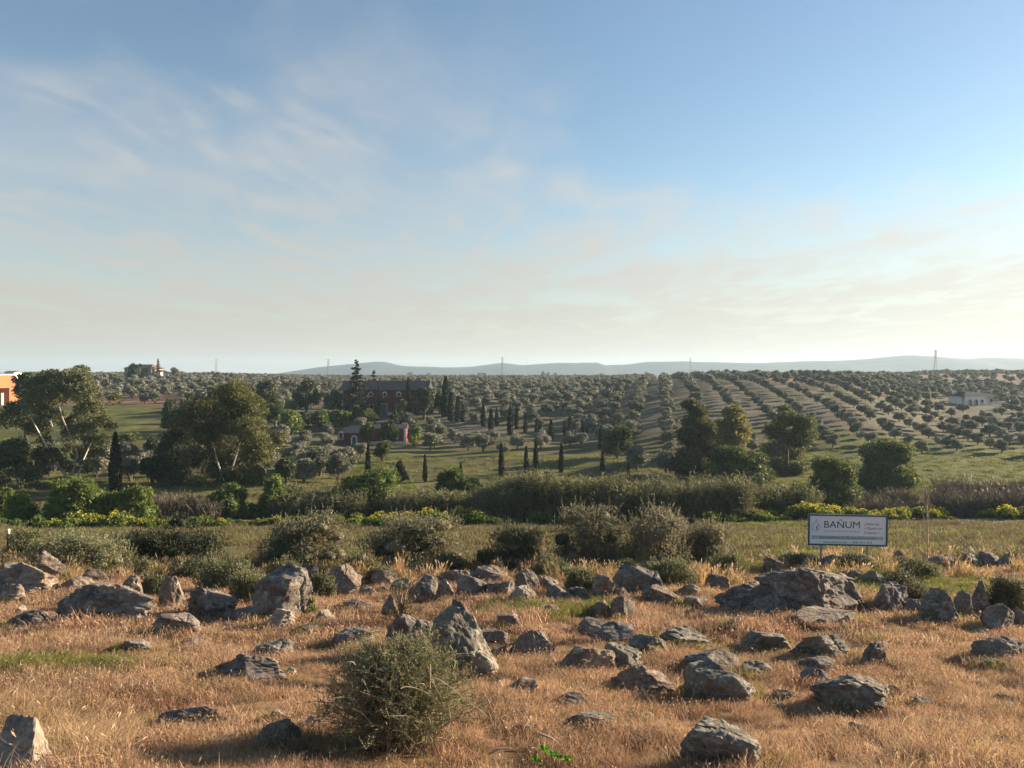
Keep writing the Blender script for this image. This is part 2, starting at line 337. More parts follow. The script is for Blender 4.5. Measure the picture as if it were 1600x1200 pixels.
def dry_mask(X, Y):
    """1 on the dry rocky slope near the camera, 0 on the meadow"""
    edge = 26.0 + 2.5 * vnoise(X / 6, Y / 6, seed=11)
    return 1 - sst(-2.0, 3.0, Y - edge)
def build_ground():
    ys = [-30.0]
    while ys[-1] < 7000: ys.append(ys[-1] + max(0.32, 0.017 * (ys[-1] + 8)))
    ys = np.array(ys); us = np.sinh(np.linspace(-2.1, 2.1, 241)) / math.sinh(2.1) * 1.6
    Y = np.repeat(ys[:, None], len(us), 1); X = us[None] * (Y + 50)
    Z = terrain(X, Y); V = np.stack([X, Y, Z], -1).reshape(-1, 3)
    nr, nc = len(ys), len(us); i = np.arange(nr - 1)[:, None] * nc + np.arange(nc - 1)[None]
    me = mesh_arrays('ground', V, [np.stack([i, i + 1, i + nc + 1, i + nc], -1).reshape(-1, 4)])
    me.polygons.foreach_set('use_smooth', np.ones(len(me.polygons), bool))
    x, y = V[:, 0], V[:, 1]; u = x / np.maximum(y, 5)
    dry = dry_mask(x, y)
    nz = fbm(x / 9, y / 9, seed=21, oct=3)
    lush = sst(-0.2, 0.35, nz) * sst(40, 60, y) * (1 - sst(130, 190, y)) * 0.8
    lush = np.maximum(lush, 0.95 * sst(0.42, 0.55, -u + 0.0) * sst(150, 165, y) * (1 - sst(218, 228, y)))
    lush = np.maximum(lush, 0.9 * sst(0.30, 0.40, u) * sst(100, 112, y) * (1 - sst(150, 185, y)))
    soil = sst(148, 185, y) * np.where(u > 0.05, 1.0, 0.75) * (0.75 + 0.35 * nz); soil = np.where((u < -0.42) & (y < 226), 0, soil)
    soil = np.clip(np.maximum(soil, sst(500, 700, y)), 0, 1)
    red = 0.9 * sst(0.42, 0.46, -u) * sst(226, 231, y) * (1 - sst(258, 266, y)) + 0.85 * np.exp(-((u + 0.285) / 0.035) ** 2 - ((y - 245) / 12) ** 2) \
        + 0.7 * sst(0.52, 0.56, u) * sst(420, 470, y) * (1 - sst(900, 1100, y)) + 0.55 * sst(0.34, 0.37, u) * (1 - sst(0.43, 0.46, u)) * sst(262, 280, y)
    ca = me.color_attributes.new('cover', 'FLOAT_COLOR', 'POINT')
    ca.data.foreach_set('color', np.stack([dry, lush, soil, np.clip(red, 0, 1)], -1).astype(np.float32).ravel())
    me.materials.append(ground_material())
    tag(obj('ground', me), 'rocky dry slope falling to a green valley with hills behind', 'ground', kind='structure')
build_ground()

def build_hills():
    ridge = [(380, 592), (440, 585), (480, 578), (520, 573), (585, 566), (600, 566.5), (625, 572), (690, 574), (740, 573), (785, 567), (815, 571), (870, 568), (930, 567), (942, 572), (975, 570), (1010, 565), (1080, 566), (1150, 568), (1200, 567), (1270, 564), (1330, 564), (1410, 556), (1450, 557), (1500, 562), (1540, 559), (1600, 562), (1750, 558), (1900, 566), (2100, 570), (2400, 580), (2700, 592)]
    D = 3800.0; px, py = np.array(ridge, float).T
    X = np.linspace(-1450, 6300, 360); u = X / D * F + 800; h = (HOR - np.interp(u, px, py)) / F * D
    h = h + 2.5 * fbm(X / 160, 0, seed=31) + 1.5
    rows = np.linspace(-1, 1, 25); V = []
    for r in rows:
        w = np.cos(r * math.pi / 2) ** 1.3 if abs(r) < 1 else 0
        y = D + r * 800; V.append(np.stack([X * (y / D) ** 0.2, np.full_like(X, y), EYE - 14 + (h + 14) * w * (1 + 0.18 * (1 - w) * fbm(X / 220, r * 4, seed=33))], -1))
    V = np.array(V).reshape(-1, 3); nc = len(X); i = np.arange(24)[:, None] * nc + np.arange(nc - 1)[None]
    me = mesh_arrays('hills', V, [np.stack([i, i + 1, i + nc + 1, i + nc], -1).reshape(-1, 4)])
    me.polygons.foreach_set('use_smooth', np.ones(len(me.polygons), bool))
    me.materials.append(plain('hill_scrub', (0.03, 0.038, 0.036), 0.95, 0.35, 0.006, 0.1))
    tag(obj('hills', me), 'long low blue hills along the horizon', 'hills', kind='structure')
build_hills()

# ------------------------------------------------------------------ scattering (geometry nodes, only for uncountable cover)
def scatter(name, pts, variants, rz=None, sc=None, vi=None, label=None, cat=None, tilt=None):
    nn = len(pts); me = bpy.data.meshes.new(name); me.vertices.add(nn); me.vertices.foreach_set('co', np.asarray(pts, np.float32).ravel())
    rz = rng.uniform(0, 6.283, nn) if rz is None else rz
    sc = rng.uniform(0.75, 1.3, nn) if sc is None else sc
    vi = rng.integers(0, len(variants), nn) if vi is None else vi
    rot = np.zeros((nn, 3), np.float32); rot[:, 2] = rz
    if tilt is not None: rot[:, :2] = rng.normal(0, tilt, (nn, 2))
    a = me.attributes.new('rot', 'FLOAT_VECTOR', 'POINT'); a.data.foreach_set('vector', rot.ravel())
    a = me.attributes.new('sc', 'FLOAT', 'POINT'); a.data.foreach_set('value', np.asarray(sc, np.float32))
    a = me.attributes.new('vi', 'INT', 'POINT'); a.data.foreach_set('value', np.asarray(vi, np.int32))
    c = bpy.data.collections.new('source_' + name)
    for k, v in enumerate(variants):
        o = bpy.data.objects.new('%02d_%s_source' % (k, name), v); c.objects.link(o)
    g = bpy.data.node_groups.new('scatter_' + name, 'GeometryNodeTree')
    g.interface.new_socket('Geometry', in_out='INPUT', socket_type='NodeSocketGeometry'); g.interface.new_socket('Geometry', in_out='OUTPUT', socket_type='NodeSocketGeometry')
    gi, go = g.nodes.new('NodeGroupInput'), g.nodes.new('NodeGroupOutput'); ip = g.nodes.new('GeometryNodeInstanceOnPoints')
    ci = g.nodes.new('GeometryNodeCollectionInfo'); ci.inputs['Collection'].default_value = c; ci.inputs['Separate Children'].default_value = True; ci.inputs['Reset Children'].default_value = True
    def named(nm, t):
        x = g.nodes.new('GeometryNodeInputNamedAttribute'); x.data_type = t; x.inputs['Name'].default_value = nm; return x.outputs['Attribute']
    g.links.new(gi.outputs[0], ip.inputs['Points']); g.links.new(ci.outputs[0], ip.inputs['Instance']); ip.inputs['Pick Instance'].default_value = True
    g.links.new(named('vi', 'INT'), ip.inputs['Instance Index']); g.links.new(named('sc', 'FLOAT'), ip.inputs['Scale'])
    er = g.nodes.new('FunctionNodeEulerToRotation'); g.links.new(named('rot', 'FLOAT_VECTOR'), er.inputs[0]); g.links.new(er.outputs[0], ip.inputs['Rotation'])
    g.links.new(ip.outputs[0], go.inputs[0])
    o = obj(name, me); md = o.modifiers.new('scatter', 'NODES'); md.node_group = g
    return tag(o, label, cat, kind='stuff')

def grass_clump(name, n, rad, h, w, mats, lean=0.5, seeds=0.0, wind=(-0.15, 0.0)):
    """tuft of bent blades, each two quads tapering to the tip"""
    ge = Geo(); r = rad * np.sqrt(rng.random(n)); th = rng.uniform(0, 6.283, n)
    B = np.stack([r * np.cos(th), r * np.sin(th), np.full(n, -0.03 * h / 0.2)], -1)
    hh = h * rng.uniform(0.45, 1.15, n); le = hh * lean * rng.uniform(0.2, 1.2, n); ph = rng.uniform(0, 6.283, n)
    D = np.stack([np.cos(ph) * le + wind[0] * hh, np.sin(ph) * le + wind[1] * hh, hh], -1)
    mid = B + D * np.array([0.38, 0.38, 0.62]); tip = B + D
    a = rng.uniform(0, 6.283, n); Wd = np.stack([np.cos(a), np.sin(a), 0 * a], -1) * w / 2 * rng.uniform(0.6, 1.3, n)[:, None]
    V = np.stack([B - Wd, B + Wd, mid + Wd * 0.8, mid - Wd * 0.8, tip + Wd * 0.25, tip - Wd * 0.25], 1).reshape(-1, 3)
    i = np.arange(n)[:, None] * 6
    half = rng.random(n) < 0.5
    for m, sel in ((0, half), (len(mats) - 1, ~half)):
        s = i[sel]; ge.add(np.zeros((0, 3))); 
        if m == 0: ge.add(V, np.concatenate([s + [0, 1, 2, 3], s + [3, 2, 4, 5]]), m=0); base = ge.n - len(V)
        else:
            q = np.concatenate([s + [0, 1, 2, 3], s + [3, 2, 4, 5]]) + base; ge.Q.append(q); ge.mq.append(np.full(len(q), m))
    if seeds:
        k = rng.random(n) < seeds; ge.leaves(tip[k], (tip - mid)[k] + rng.normal(0, 0.02, (k.sum(), 3)), h * 0.28, w * 2.4, m=len(mats) - 1)
    return ge.mesh(name, mats)

# ------------------------------------------------------------------ rocks
def ico(level):
    bm = bmesh.new(); bmesh.ops.create_icosphere(bm, subdivisions=level, radius=1.0)
    bm.verts.ensure_lookup_table(); v = np.array([x.co[:] for x in bm.verts]); f = np.array([[y.index for y in x.verts] for x in bm.faces]); bm.free(); return v, f
ICO = {k: ico(k) for k in (2, 3, 4, 5, 6)}
def rock_mesh(name, w, d, h, seed, mat, level=5, strata=0.0, lean=(0, 0), planes=11, rough=1.0, sunk=0.3, dip=None, top=0.0):
    g = np.random.default_rng(seed); v, f = ICO[level]
    nrm = g.normal(size=(planes, 3)); nrm[:, 2] = np.abs(nrm[:, 2]) * 0.9 - 0.15; nrm /= np.linalg.norm(nrm, axis=1, keepdims=True)
    dist = g.uniform(0.5, 0.92, planes)
    dp = v @ nrm.T; r = np.min(np.where(dp > 0.05, dist[None] / np.maximum(dp, 0.05), 9), axis=1); r = np.minimum(r, 1.15)
    p = v * r[:, None]
    o = g.uniform(0, 90, 3)
    big = fbm(p[:, 0] * 1.6 + o[0], p[:, 1] * 1.6 + o[1], p[:, 2] * 1.6 + o[2], seed, 3)
    fine = fbm(p[:, 0] * 6 + o[1], p[:, 1] * 6 + o[2], p[:, 2] * 6 + o[0], seed + 5, 4)
    p = p * (1 + rough * (0.10 * big + 0.06 * fine))[:, None]
    # split surfaces: steps along the tilted bedding
    dip = np.array(dip if dip is not None else (g.uniform(-0.7, 0.7), g.uniform(-0.5, 0.5), 1.0)); dip /= np.linalg.norm(dip)
    s = p @ dip * 3.4 + 0.35 * big; st = (s - np.floor(s)); st = np.minimum(st * 3.5, (1 - st) * 1.4).clip(0, 1)
    p = p * (1 - (0.018 + strata * 0.75) * (1 - st))[:, None]
    # a few deep cracks
    for k in range(2):
        cn = g.normal(size=3); cn[2] *= 0.3; cn /= np.linalg.norm(cn); c = p @ cn + 0.16 * big - g.uniform(-0.4, 0.4)
        p = p * (1 - 0.10 * rough * np.exp(-(c / 0.035) ** 2))[:, None]
    lo, hi = p.min(0), p.max(0); p = (p - (lo + hi) / 2) / (hi - lo)
    p[:, 2] += 0.5
    if top: p[:, :2] *= (1 - top * np.clip(p[:, 2:3], 0, 1) ** 1.3)
    p = p * np.array([w, d, h * (1 + sunk)]); p[:, 2] -= h * sunk
    p[:, 0] += lean[0] * np.maximum(p[:, 2], 0); p[:, 1] += lean[1] * np.maximum(p[:, 2], 0)
    me = mesh_arrays(name, p, [f]); me.materials.append(mat)
    me.polygons.foreach_set('use_smooth', np.ones(len(f), bool)); me.set_sharp_from_angle(angle=R(24)); me.update()
    return me
ROCKS_XY = []
def rock(px, py, wpx, hpx, label, mat='rock_grey', group=None, name='boulder', depth=0.75, **k):
    x, y, z = spot(px, py); w, h = wpx * y / F, hpx * y / F; d = max(w * depth, h * 0.6)
    yc = y + d * 0.36; zc = ground(x * yc / y, yc)
    h = h - (zc - z) * 0.4
    k['level'] = 6 if wpx >= 98 else (5 if wpx >= 38 else 4)
    me = rock_mesh(name, w * 1.06, d, max(h, 0.12 * w) , int(px * 7 + py * 13), M[mat], **k)
    o = obj(name, me, None, (x * yc / y, yc, min(z, zc) - 0.01)); ROCKS_XY.append((x * yc / y, yc, w * 0.5, d * 0.5))
    return tag(o, label, 'rock', group)
SLAB, SLABG = 'low grey slab sunk in the orange dry grass', 'low slabs sunk in the dry grass'
STON, STONG = 'small rough stone lying in the orange dry grass', 'small stones in the dry grass'
BACK, BACKG = 'dark lichened rock in the broken line along the meadow edge', 'rocks in the line along the meadow edge'
big = dict(level=6)
for a in [
    (87, 905, 58, 43, 'rounded dark boulder with sunlit flank beside the low sprawling scrub', 'rock_brown'),
    (22, 914, 70, 30, 'flat-topped brown ledge rising above the pinkish cracked slabs', 'rock_brown'),
    (40, 932, 98, 44, 'broad pinkish slab with a cracked sunlit end, below the rounded boulder', 'rock_brown', None, 'boulder', 0.8, dict(strata=0.08)),
    (12, 944, 60, 30, 'tumbled rusty slab at the foot of the pinkish cracked slab', 'rock_brown'),
    (163, 974, 165, 60, 'long wedge-shaped dark outcrop with pale ragged crest', 'rock_grey', None, 'boulder', 0.6, dict(level=6, strata=0.10, dip=(0.6, -.3, 1), lean=(0.1, 0))),
    (206, 948, 36, 46, 'narrow upright rock with a straight sunlit edge behind the wedge-shaped outcrop', 'rock_brown', None, 'boulder', 0.8, dict(sunk=0.2)),
    (268, 958, 52, 58, 'upright rusty-faced boulder standing alone before the pale scrub', 'rock_brown', None, 'boulder', 0.8, dict(sunk=0.2, top=0.25)),
    (331, 970, 80, 48, 'humped dark boulder with streaks of pale lichen beside the rusty upright one', 'rock_grey', None, 'boulder', 0.7, dict(strata=0.08)),
    (284, 991, 74, 33, 'low rock with a pale broken prong at its sunny end', 'rock_grey', None, 'boulder', 0.7, dict(strata=0.1)),
    (50, 982, 64, 24, SLAB, 'rock_grey', SLABG), (255, 898, 24, 14, BACK, 'rock_brown', BACKG), (154, 915, 36, 26, BACK, 'rock_brown', BACKG),
    (212, 1020, 46, 18, SLAB, 'rock_grey', SLABG), (145, 1016, 18, 13, STON, 'rock_pale', STONG),
    (392, 1071, 128, 40, 'wide low hump of rock throwing a long shadow over dry grass', 'rock_grey', None, 'boulder', 0.6, dict(level=6, strata=0.05)),
    (288, 1141, 104, 32, 'log-shaped grey rock with a pale squared end', 'rock_grey', None, 'boulder', 0.4, dict(level=6, lean=(0.3, 0), planes=8)),
    (193, 1136, 28, 13, STON, 'rock_brown', STONG), (353, 1015, 16, 9, STON, 'rock_brown', STONG),
    (32, 1216, 96, 80, 'big blocky rock with a flat cream face, half behind a heap of straw', 'rock_pale', None, 'boulder', 0.8, dict(level=6, planes=7, rough=0.5)),
    (442, 968, 90, 74, 'big domed grey boulder with a pale cap', 'rock_grey', None, 'boulder', 0.8, dict(level=6, sunk=0.2)),
    (435, 985, 46, 32, 'pale splintered rock leaning on the big domed boulder', 'rock_pale', None, 'boulder', 0.7, dict(strata=0.1)),
    (535, 932, 58, 46, 'blocky dark boulder with a sunlit right face before the round shrubs', 'rock_brown', None, 'boulder', 0.8, dict(sunk=0.2)),
    (505, 973, 38, 18, 'low pale flake of stone lying by the domed boulder', 'rock_pale'), (611, 965, 34, 34, 'small pointed dark rock half hidden by a sapling', 'rock_grey', None, 'boulder', 0.8, dict(top=0.4)),
    (425, 1032, 64, 26, SLAB, 'rock_green', SLABG), (480, 991, 40, 14, SLAB, 'rock_brown', SLABG), (558, 954, 44, 13, SLAB, 'rock_grey', SLABG), (550, 1012, 66, 26, SLAB, 'rock_grey', SLABG),
    (646, 1032, 84, 68, 'broad dark boulder behind the feathery green shrub', 'rock_grey', None, 'boulder', 0.7, dict(level=6, sunk=0.2)),
    (728, 1058, 104, 114, 'tall peaked boulder crossed by a pale slanting crack', 'rock_green', None, 'boulder', 0.75, dict(level=6, sunk=0.12, top=0.35, lean=(-0.2, 0), rough=0.9, planes=12)),
    (764, 1061, 44, 42, 'pale rounded stone at the foot of the tall peaked boulder', 'rock_pale', None, 'boulder', 0.8, dict(sunk=0.15, lean=(-0.4, 0))),
    (778, 1036, 38, 28, 'squat dark rock just behind the tall peaked boulder', 'rock_grey'), (770, 1010, 60, 24, SLAB, 'rock_grey', SLABG),
    (831, 1030, 68, 44, 'dark jagged rock with pale vertical seams', 'rock_grey', None, 'boulder', 0.7, dict(strata=0.1, dip=(1, 0, 0.3))),
    (660, 938, 50, 38, BACK, 'rock_grey', BACKG), (697, 939, 34, 34, BACK, 'rock_brown', BACKG), (738, 935, 50, 34, BACK, 'rock_grey', BACKG), (782, 936, 44, 30, BACK, 'rock_grey', BACKG),
    (797, 981, 40, 20, 'small dark rock beside a patch of green grass', 'rock_grey'), (432, 1166, 72, 38, 'mossy rounded rock in shade beside the feathery shrub', 'rock_green', None, 'boulder', 0.7, dict(level=6)),
    (815, 1085, 52, 22, SLAB, 'rock_brown', SLABG), (822, 926, 40, 34, BACK, 'rock_grey', BACKG), (816, 946, 42, 30, 'pale stepped rock at the end of the dark rock line', 'rock_pale', None, 'boulder', 0.7, dict(strata=0.1)),
    (878, 941, 48, 24, BACK, 'rock_grey', BACKG), (943, 938, 34, 40, 'upright pale-sided rock under a dry tuft', 'rock_brown', None, 'boulder', 0.8, dict(sunk=0.2)), (968, 938, 30, 20, BACK, 'rock_brown', BACKG),
    (995, 928, 76, 42, 'wide dark boulder in front of the tall grey-leaved shrubs', 'rock_grey'), (1030, 941, 56, 24, 'low brown rock beside the pale bushy tuft', 'rock_brown'),
    (938, 963, 38, 22, STON, 'rock_brown', STONG), (973, 966, 40, 34, 'egg-shaped dark rock with a pale sunny tip', 'rock_grey', None, 'boulder', 0.8, dict(sunk=0.2)),
    (922, 990, 56, 19, SLAB, 'rock_grey', SLABG), (955, 1006, 76, 27, 'flat dark ledge of layered stone', 'rock_grey', None, 'boulder', 0.7, dict(strata=0.1)),
    (1068, 1011, 82, 26, 'spreading low rock with pale broken end', 'rock_green', None, 'boulder', 0.7, dict(strata=0.08)), (1012, 1021, 58, 24, SLAB, 'rock_green', SLABG),
    (912, 1053, 96, 40, 'ramp-shaped rock rising to a pale blunt end', 'rock_brown', None, 'boulder', 0.6, dict(level=6, lean=(0.5, 0))),
    (972, 1052, 62, 40, 'grey-green rock sloping away behind the blocky one', 'rock_green', None, 'boulder', 0.7, dict(strata=0.1)), (1003, 1090, 98, 50, 'blocky rock with a flat top and squared pale corner', 'rock_brown', None, 'boulder', 0.7, dict(level=6, strata=0.06)),
    (884, 1109, 70, 22, 'low domed rock alone in orange grass', 'rock_grey'), (925, 1146, 82, 27, 'thin flake of white-edged stone in orange grass', 'rock_green', None, 'boulder', 0.6, dict(strata=0.1)),
    (1124, 1099, 100, 56, 'smooth lens-shaped grey boulder with a sunlit nose', 'rock_green', None, 'boulder', 0.7, dict(level=6, rough=0.6, dip=(0.3, -0.5, 1))),
    (1110, 1052, 92, 30, SLAB, 'rock_grey', SLABG), (1182, 1056, 66, 18, SLAB, 'rock_green', SLABG), (1147, 983, 27, 15, STON, 'rock_green', STONG), (1199, 1018, 72, 27, 'small grey hump with pale flecks, trailing shadow', 'rock_green'),
    (1124, 1202, 120, 62, 'large angular boulder with a grey-lichened top', 'rock_green', None, 'boulder', 0.75, dict(level=6, planes=9)),
    (1262, 962, 165, 75, 'massive jagged outcrop, the biggest rock on the slope', 'rock_grey', None, 'boulder', 0.55, dict(level=6, strata=0.07, dip=(0.35, -0.4, 1), sunk=0.2, rough=1.5, planes=14)),
    (1162, 958, 92, 46, 'dark shoulder of rock at the shaded end of the massive outcrop', 'rock_grey', None, 'boulder', 0.7, dict(level=6, strata=0.06, rough=1.4)),
    (1205, 964, 80, 34, 'layered ledge lying along the foot of the massive outcrop', 'rock_green', None, 'boulder', 0.5, dict(strata=0.12)),
    (1333, 956, 50, 58, 'cream sunlit block ending the massive outcrop', 'rock_brown', None, 'boulder', 0.8, dict(sunk=0.15, top=0.3, lean=(-0.35, 0))),
    (1212, 897, 36, 26, 'dark rock perched behind the massive outcrop beside reddish stalks', 'rock_grey'), (1268, 894, 38, 25, 'dark rock behind the massive outcrop, under the signboard', 'rock_grey'), (1333, 911, 30, 20, BACK, 'rock_grey', BACKG),
    (1391, 961, 64, 46, 'round-shouldered dark boulder between the outcrop and a green tuft', 'rock_grey'), (1470, 974, 58, 50, 'heap-shaped dark boulder next to a green tuft', 'rock_green', None, 'boulder', 0.8, dict(strata=0.08)), (1502, 970, 32, 48, 'narrow rock wedged between two dark boulders', 'rock_grey', None, 'boulder', 0.8, {}),
    (1536, 965, 40, 56, 'tall pointed dark rock with straw on its crown', 'rock_grey', None, 'boulder', 0.8, dict(top=0.5, sunk=0.15)), (1560, 987, 52, 42, 'cube-like dark rock at the foot of the pointed one', 'rock_grey', None, 'boulder', 0.9, dict(sunk=0.15, planes=8)),
    (1298, 978, 112, 18, 'long low ledge in front of the massive outcrop', 'rock_brown'), (1279, 1031, 90, 38, 'wedge-shaped grey boulder with white flecks on its crest', 'rock_green', None, 'boulder', 0.65, dict(level=6)),
    (1364, 1041, 44, 33, 'small upright rock with a fallen pale stick beside it', 'rock_green'), (1277, 1051, 62, 18, SLAB, 'rock_grey', SLABG), (1278, 1071, 52, 19, SLAB, 'rock_grey', SLABG), (1224, 1096, 40, 16, STON, 'rock_brown', STONG),
    (1335, 1116, 120, 48, 'broad grey slab grooved by slanting layers', 'rock_green', None, 'boulder', 0.75, dict(level=6, strata=0.12, dip=(0.5, -0.6, 0.8))), (1365, 1086, 38, 21, 'pale-edged chunk behind the broad grooved slab', 'rock_grey'), (1399, 1083, 28, 11, STON, 'rock_grey', STONG),
    (1560, 1032, 78, 34, 'shark-fin rock with dusty skirt of grass', 'rock_green', None, 'boulder', 0.7, dict(level=6)), (1405, 887, 18, 28, 'slim dark standing stone beyond the signboard', 'rock_grey'), (1336, 886, 54, 22, BACK, 'rock_grey', BACKG),
    (1474, 893, 50, 24, BACK, 'rock_brown', BACKG), (1515, 891, 46, 26, BACK, 'rock_grey', BACKG), (1548, 889, 36, 26, BACK, 'rock_grey', BACKG), (1580, 891, 40, 26, BACK, 'rock_grey', BACKG),
    (1484, 998, 20, 8, STON, 'rock_grey', STONG), (1416, 1014, 34, 9, SLAB, 'rock_grey', SLABG), (1526, 1143, 14, 12, STON, 'rock_brown', STONG), (1050, 985, 34, 11, SLAB, 'rock_brown', SLABG), (860, 958, 30, 12, STON, 'rock_brown', STONG),
    (320, 900, 60, 22, BACK, 'rock_brown', BACKG), (480, 905, 36, 24, BACK, 'rock_grey', BACKG), (575, 938, 36, 20, BACK, 'rock_brown', BACKG), (715, 915, 60, 26, BACK, 'rock_grey', BACKG), (770, 912, 60, 26, BACK, 'rock_grey', BACKG), (855, 925, 36, 22, BACK, 'rock_brown', BACKG), (905, 940, 40, 22, BACK, 'rock_grey', BACKG), (1075, 932, 36, 18, BACK, 'rock_brown', BACKG), (1120, 925, 40, 26, BACK, 'rock_grey', BACKG), (1300, 890, 40, 22, BACK, 'rock_grey', BACKG), (1240, 884, 40, 20, BACK, 'rock_grey', BACKG), (1365, 915, 40, 22, BACK, 'rock_grey', BACKG), (1430, 962, 40, 24, BACK, 'rock_grey', BACKG), (1597, 985, 40, 34, BACK, 'rock_grey', BACKG), (118, 925, 50, 22, BACK, 'rock_brown', BACKG),
    (600, 915, 40, 24, BACK, 'rock_brown', BACKG), (628, 928, 34, 22, BACK, 'rock_grey', BACKG), (365, 905, 46, 18, BACK, 'rock_brown', BACKG), (380, 972, 60, 22, SLAB, 'rock_grey', SLABG), (1090, 950, 46, 14, SLAB, 'rock_brown', SLABG), (1180, 1000, 24, 10, STON, 'rock_grey', STONG),
]:
    a = a + (None, 'boulder', 0.75, {})[len(a) - 6:]
    rock(*a[:8], depth=a[8], **a[9])
for i in range(46):
    px = rng.uniform(20, 1580); py = 965 + 190 * rng.random() ** 1.3; w_ = rng.uniform(16, 44) * (0.75 + (py - 965) / 500)
    if 480 < px < 760 and py > 1060: px += 320
    rock(px, py, w_, w_ * rng.uniform(0.22, 0.5), 'jagged rock fragment poking out of the orange dry grass', ('rock_grey', 'rock_green', 'rock_brown', 'rock_grey')[i % 4], 'jagged fragments in the dry grass', strata=0.08, planes=8)
peb = [rock_mesh('stone', 0.2, 0.16, 0.09, 900 + i, M[m], level=3) for i, m in enumerate(('rock_grey', 'rock_brown', 'rock_green', 'rock_pale'))]
for i in range(85):
    y = 7.5 + 17 * rng.random() ** 0.8; x = rng.uniform(-0.72, 0.72) * y
    o = obj('stone', peb[i % 4], None, (x, y, ground(x, y) - 0.005), rng.uniform(0, 6.28)); s = rng.uniform(0.5, 1.7); o.scale = (s, s, s * rng.uniform(0.7, 1.3))
    tag(o, 'fist-sized loose stone scattered among the dry grass stems', 'stone', 'loose stones in the dry grass')

# ------------------------------------------------------------------ vegetation builders
def blob_leaves(ge, blobs, n, L, W, up=0.35, sprig=0.5, m=0, core=0.0, shell=(0.72, 1.06), core_m=0):
    """leaves in sprigs over a set of ellipsoids (cx,cy,cz,rx,ry,rz)"""
    B = np.array(blobs, float); area = (B[:, 3] * B[:, 4] + B[:, 3] * B[:, 5] + B[:, 4] * B[:, 5]); pick = rng.choice(len(B), n, p=area / area.sum())
    d = rng.normal(size=(n, 3)); d /= np.linalg.norm(d, axis=1, keepdims=True); d[:, 2] = np.where((d[:, 2] < -0.3) & (rng.random(n) < 0.5), -d[:, 2], d[:, 2])
    r = rng.uniform(*shell, n); lump = 1 + 0.22 * vnoise(d[:, 0] * 2.6 + pick * 7.3, d[:, 1] * 2.6, d[:, 2] * 2.6, seed=5)
    C = B[pick, :3] + d * B[pick, 3:] * (r * lump)[:, None]
    A = d * (1 - up) + np.array([0, 0, up]) + rng.normal(0, sprig, (n, 3))
    ge.leaves(C, A, L * rng.uniform(0.6, 1.4, n), W * rng.uniform(0.6, 1.4, n), m=m)
    if core:
        v, f = ICO[3]
        for b in B:
            nz = 0.9 + 0.1 * vnoise(v[:, 0] * 2 + b[0], v[:, 1] * 2 + b[1], v[:, 2] * 2 + b[2], seed=9)
            ge.add(b[:3] + v * b[3:] * core * nz[:, None], tris=f, m=core_m)
    return ge
def lobes(w, d, h, z0, n, g=None, size=(0.32, 0.5), flat=0.8):
    """random lobes filling an ellipsoidal crown of width w, depth d, from z0 to h"""
    out = [(0, 0, (z0 + h) / 2, w * 0.33, d * 0.33, (h - z0) * 0.38)]
    for i in range(n):
        a = 6.283 * i / n + rng.uniform(-0.4, 0.4); k = rng.uniform(0.45, 0.7); zz = rng.uniform(0.22, 0.85); s = rng.uniform(*size)
        pinch = 1 - 0.55 * abs(zz - 0.45) / 0.55
        out.append((math.cos(a) * w * 0.5 * k * pinch, math.sin(a) * d * 0.5 * k * pinch, z0 + (h - z0) * zz, w * 0.5 * s, d * 0.5 * s, min((h - z0) * 0.5 * s * flat * 1.25, (h - z0) * min(zz, 1 - zz) * 1.05 + 0.05)))
    return out
def limb_set(ge, targets, r0, base=(0, 0, -0.2), fork=0.3, sides=5, wig=0.06):
    for t in targets:
        t = np.array(t, float); b = np.array(base, float); n = 6; s = np.linspace(0, 1, n)[:, None]
        mid = b + (t - b) * np.array([fork * 0.4, fork * 0.4, 0.5])
        P = (1 - s) ** 2 * b + 2 * s * (1 - s) * mid + s ** 2 * t; P[1:-1] += rng.normal(0, wig * np.linalg.norm(t - b) * 0.25, (n - 2, 3))
        ge.tube(P, np.linspace(r0, r0 * 0.25, n), sides)
def plant(name, label, cat, loc, trunk, crown, group=None, rz=0.0, names=('trunk', 'crown')):
    e = empty(name, loc, label, cat, group, rz)
    obj(names[0], trunk, e); obj(names[1], crown, e)
    return e
def copy_thing(src, loc, rz, sc, label=None, group=None):
    c = src.copy(); COL.objects.link(c); c.location = loc; c.rotation_euler = (0, 0, rz); c.scale = (sc, sc, sc)
    if label: c['label'] = label
    if group: c['group'] = group
    for ch in src.children:
        k = ch.copy(); COL.objects.link(k); k.parent = c
    return c

def tree(px, base, wpx, hpx, mat, label, name='tree', cat='tree', group=None, bark='bark_grey', z0=0.12, nl=9, dens=1.0, core=0.78, leaf=None, flat=0.8, Y=None, sprig=0.5, skirt=False):
    if Y is None: x, y, z = spot(px, base)
    else: y = Y; x = (px - 800) / F * y; z = ground(x, y)
    w, h = wpx * 1.08 * y / F, hpx * 1.12 * y / F; top = (EYE - (base - hpx - HOR) / F * y) - z; h = top if Y is not None else h
    bl = lobes(w, w * 0.85, h, h * z0, nl, flat=flat)
    if skirt: bl += [(math.cos(q) * w * 0.3, math.sin(q) * w * 0.26, h * rng.uniform(0.14, 0.28), w * 0.2, w * 0.2, h * 0.24) for q in np.arange(0, 6.28, 0.8)]
    L = leaf or 0.0027 * y; n = int(min(14000, 5.2 * dens * (w * h * 2.2) / (L * L)))
    ge = blob_leaves(Geo(), bl, n, L * 1.3, L * 0.75, core=core, sprig=sprig)
    tg = Geo(); limb_set(tg, [(b[0], b[1], b[2]) for b in bl[:7]], max(0.05, 0.028 * h))
    return plant(name, label, cat, (x, y, z), tg.mesh('trunk', M[bark], True), ge.mesh('crown', M[mat]), group, rng.uniform(0, 6.28))

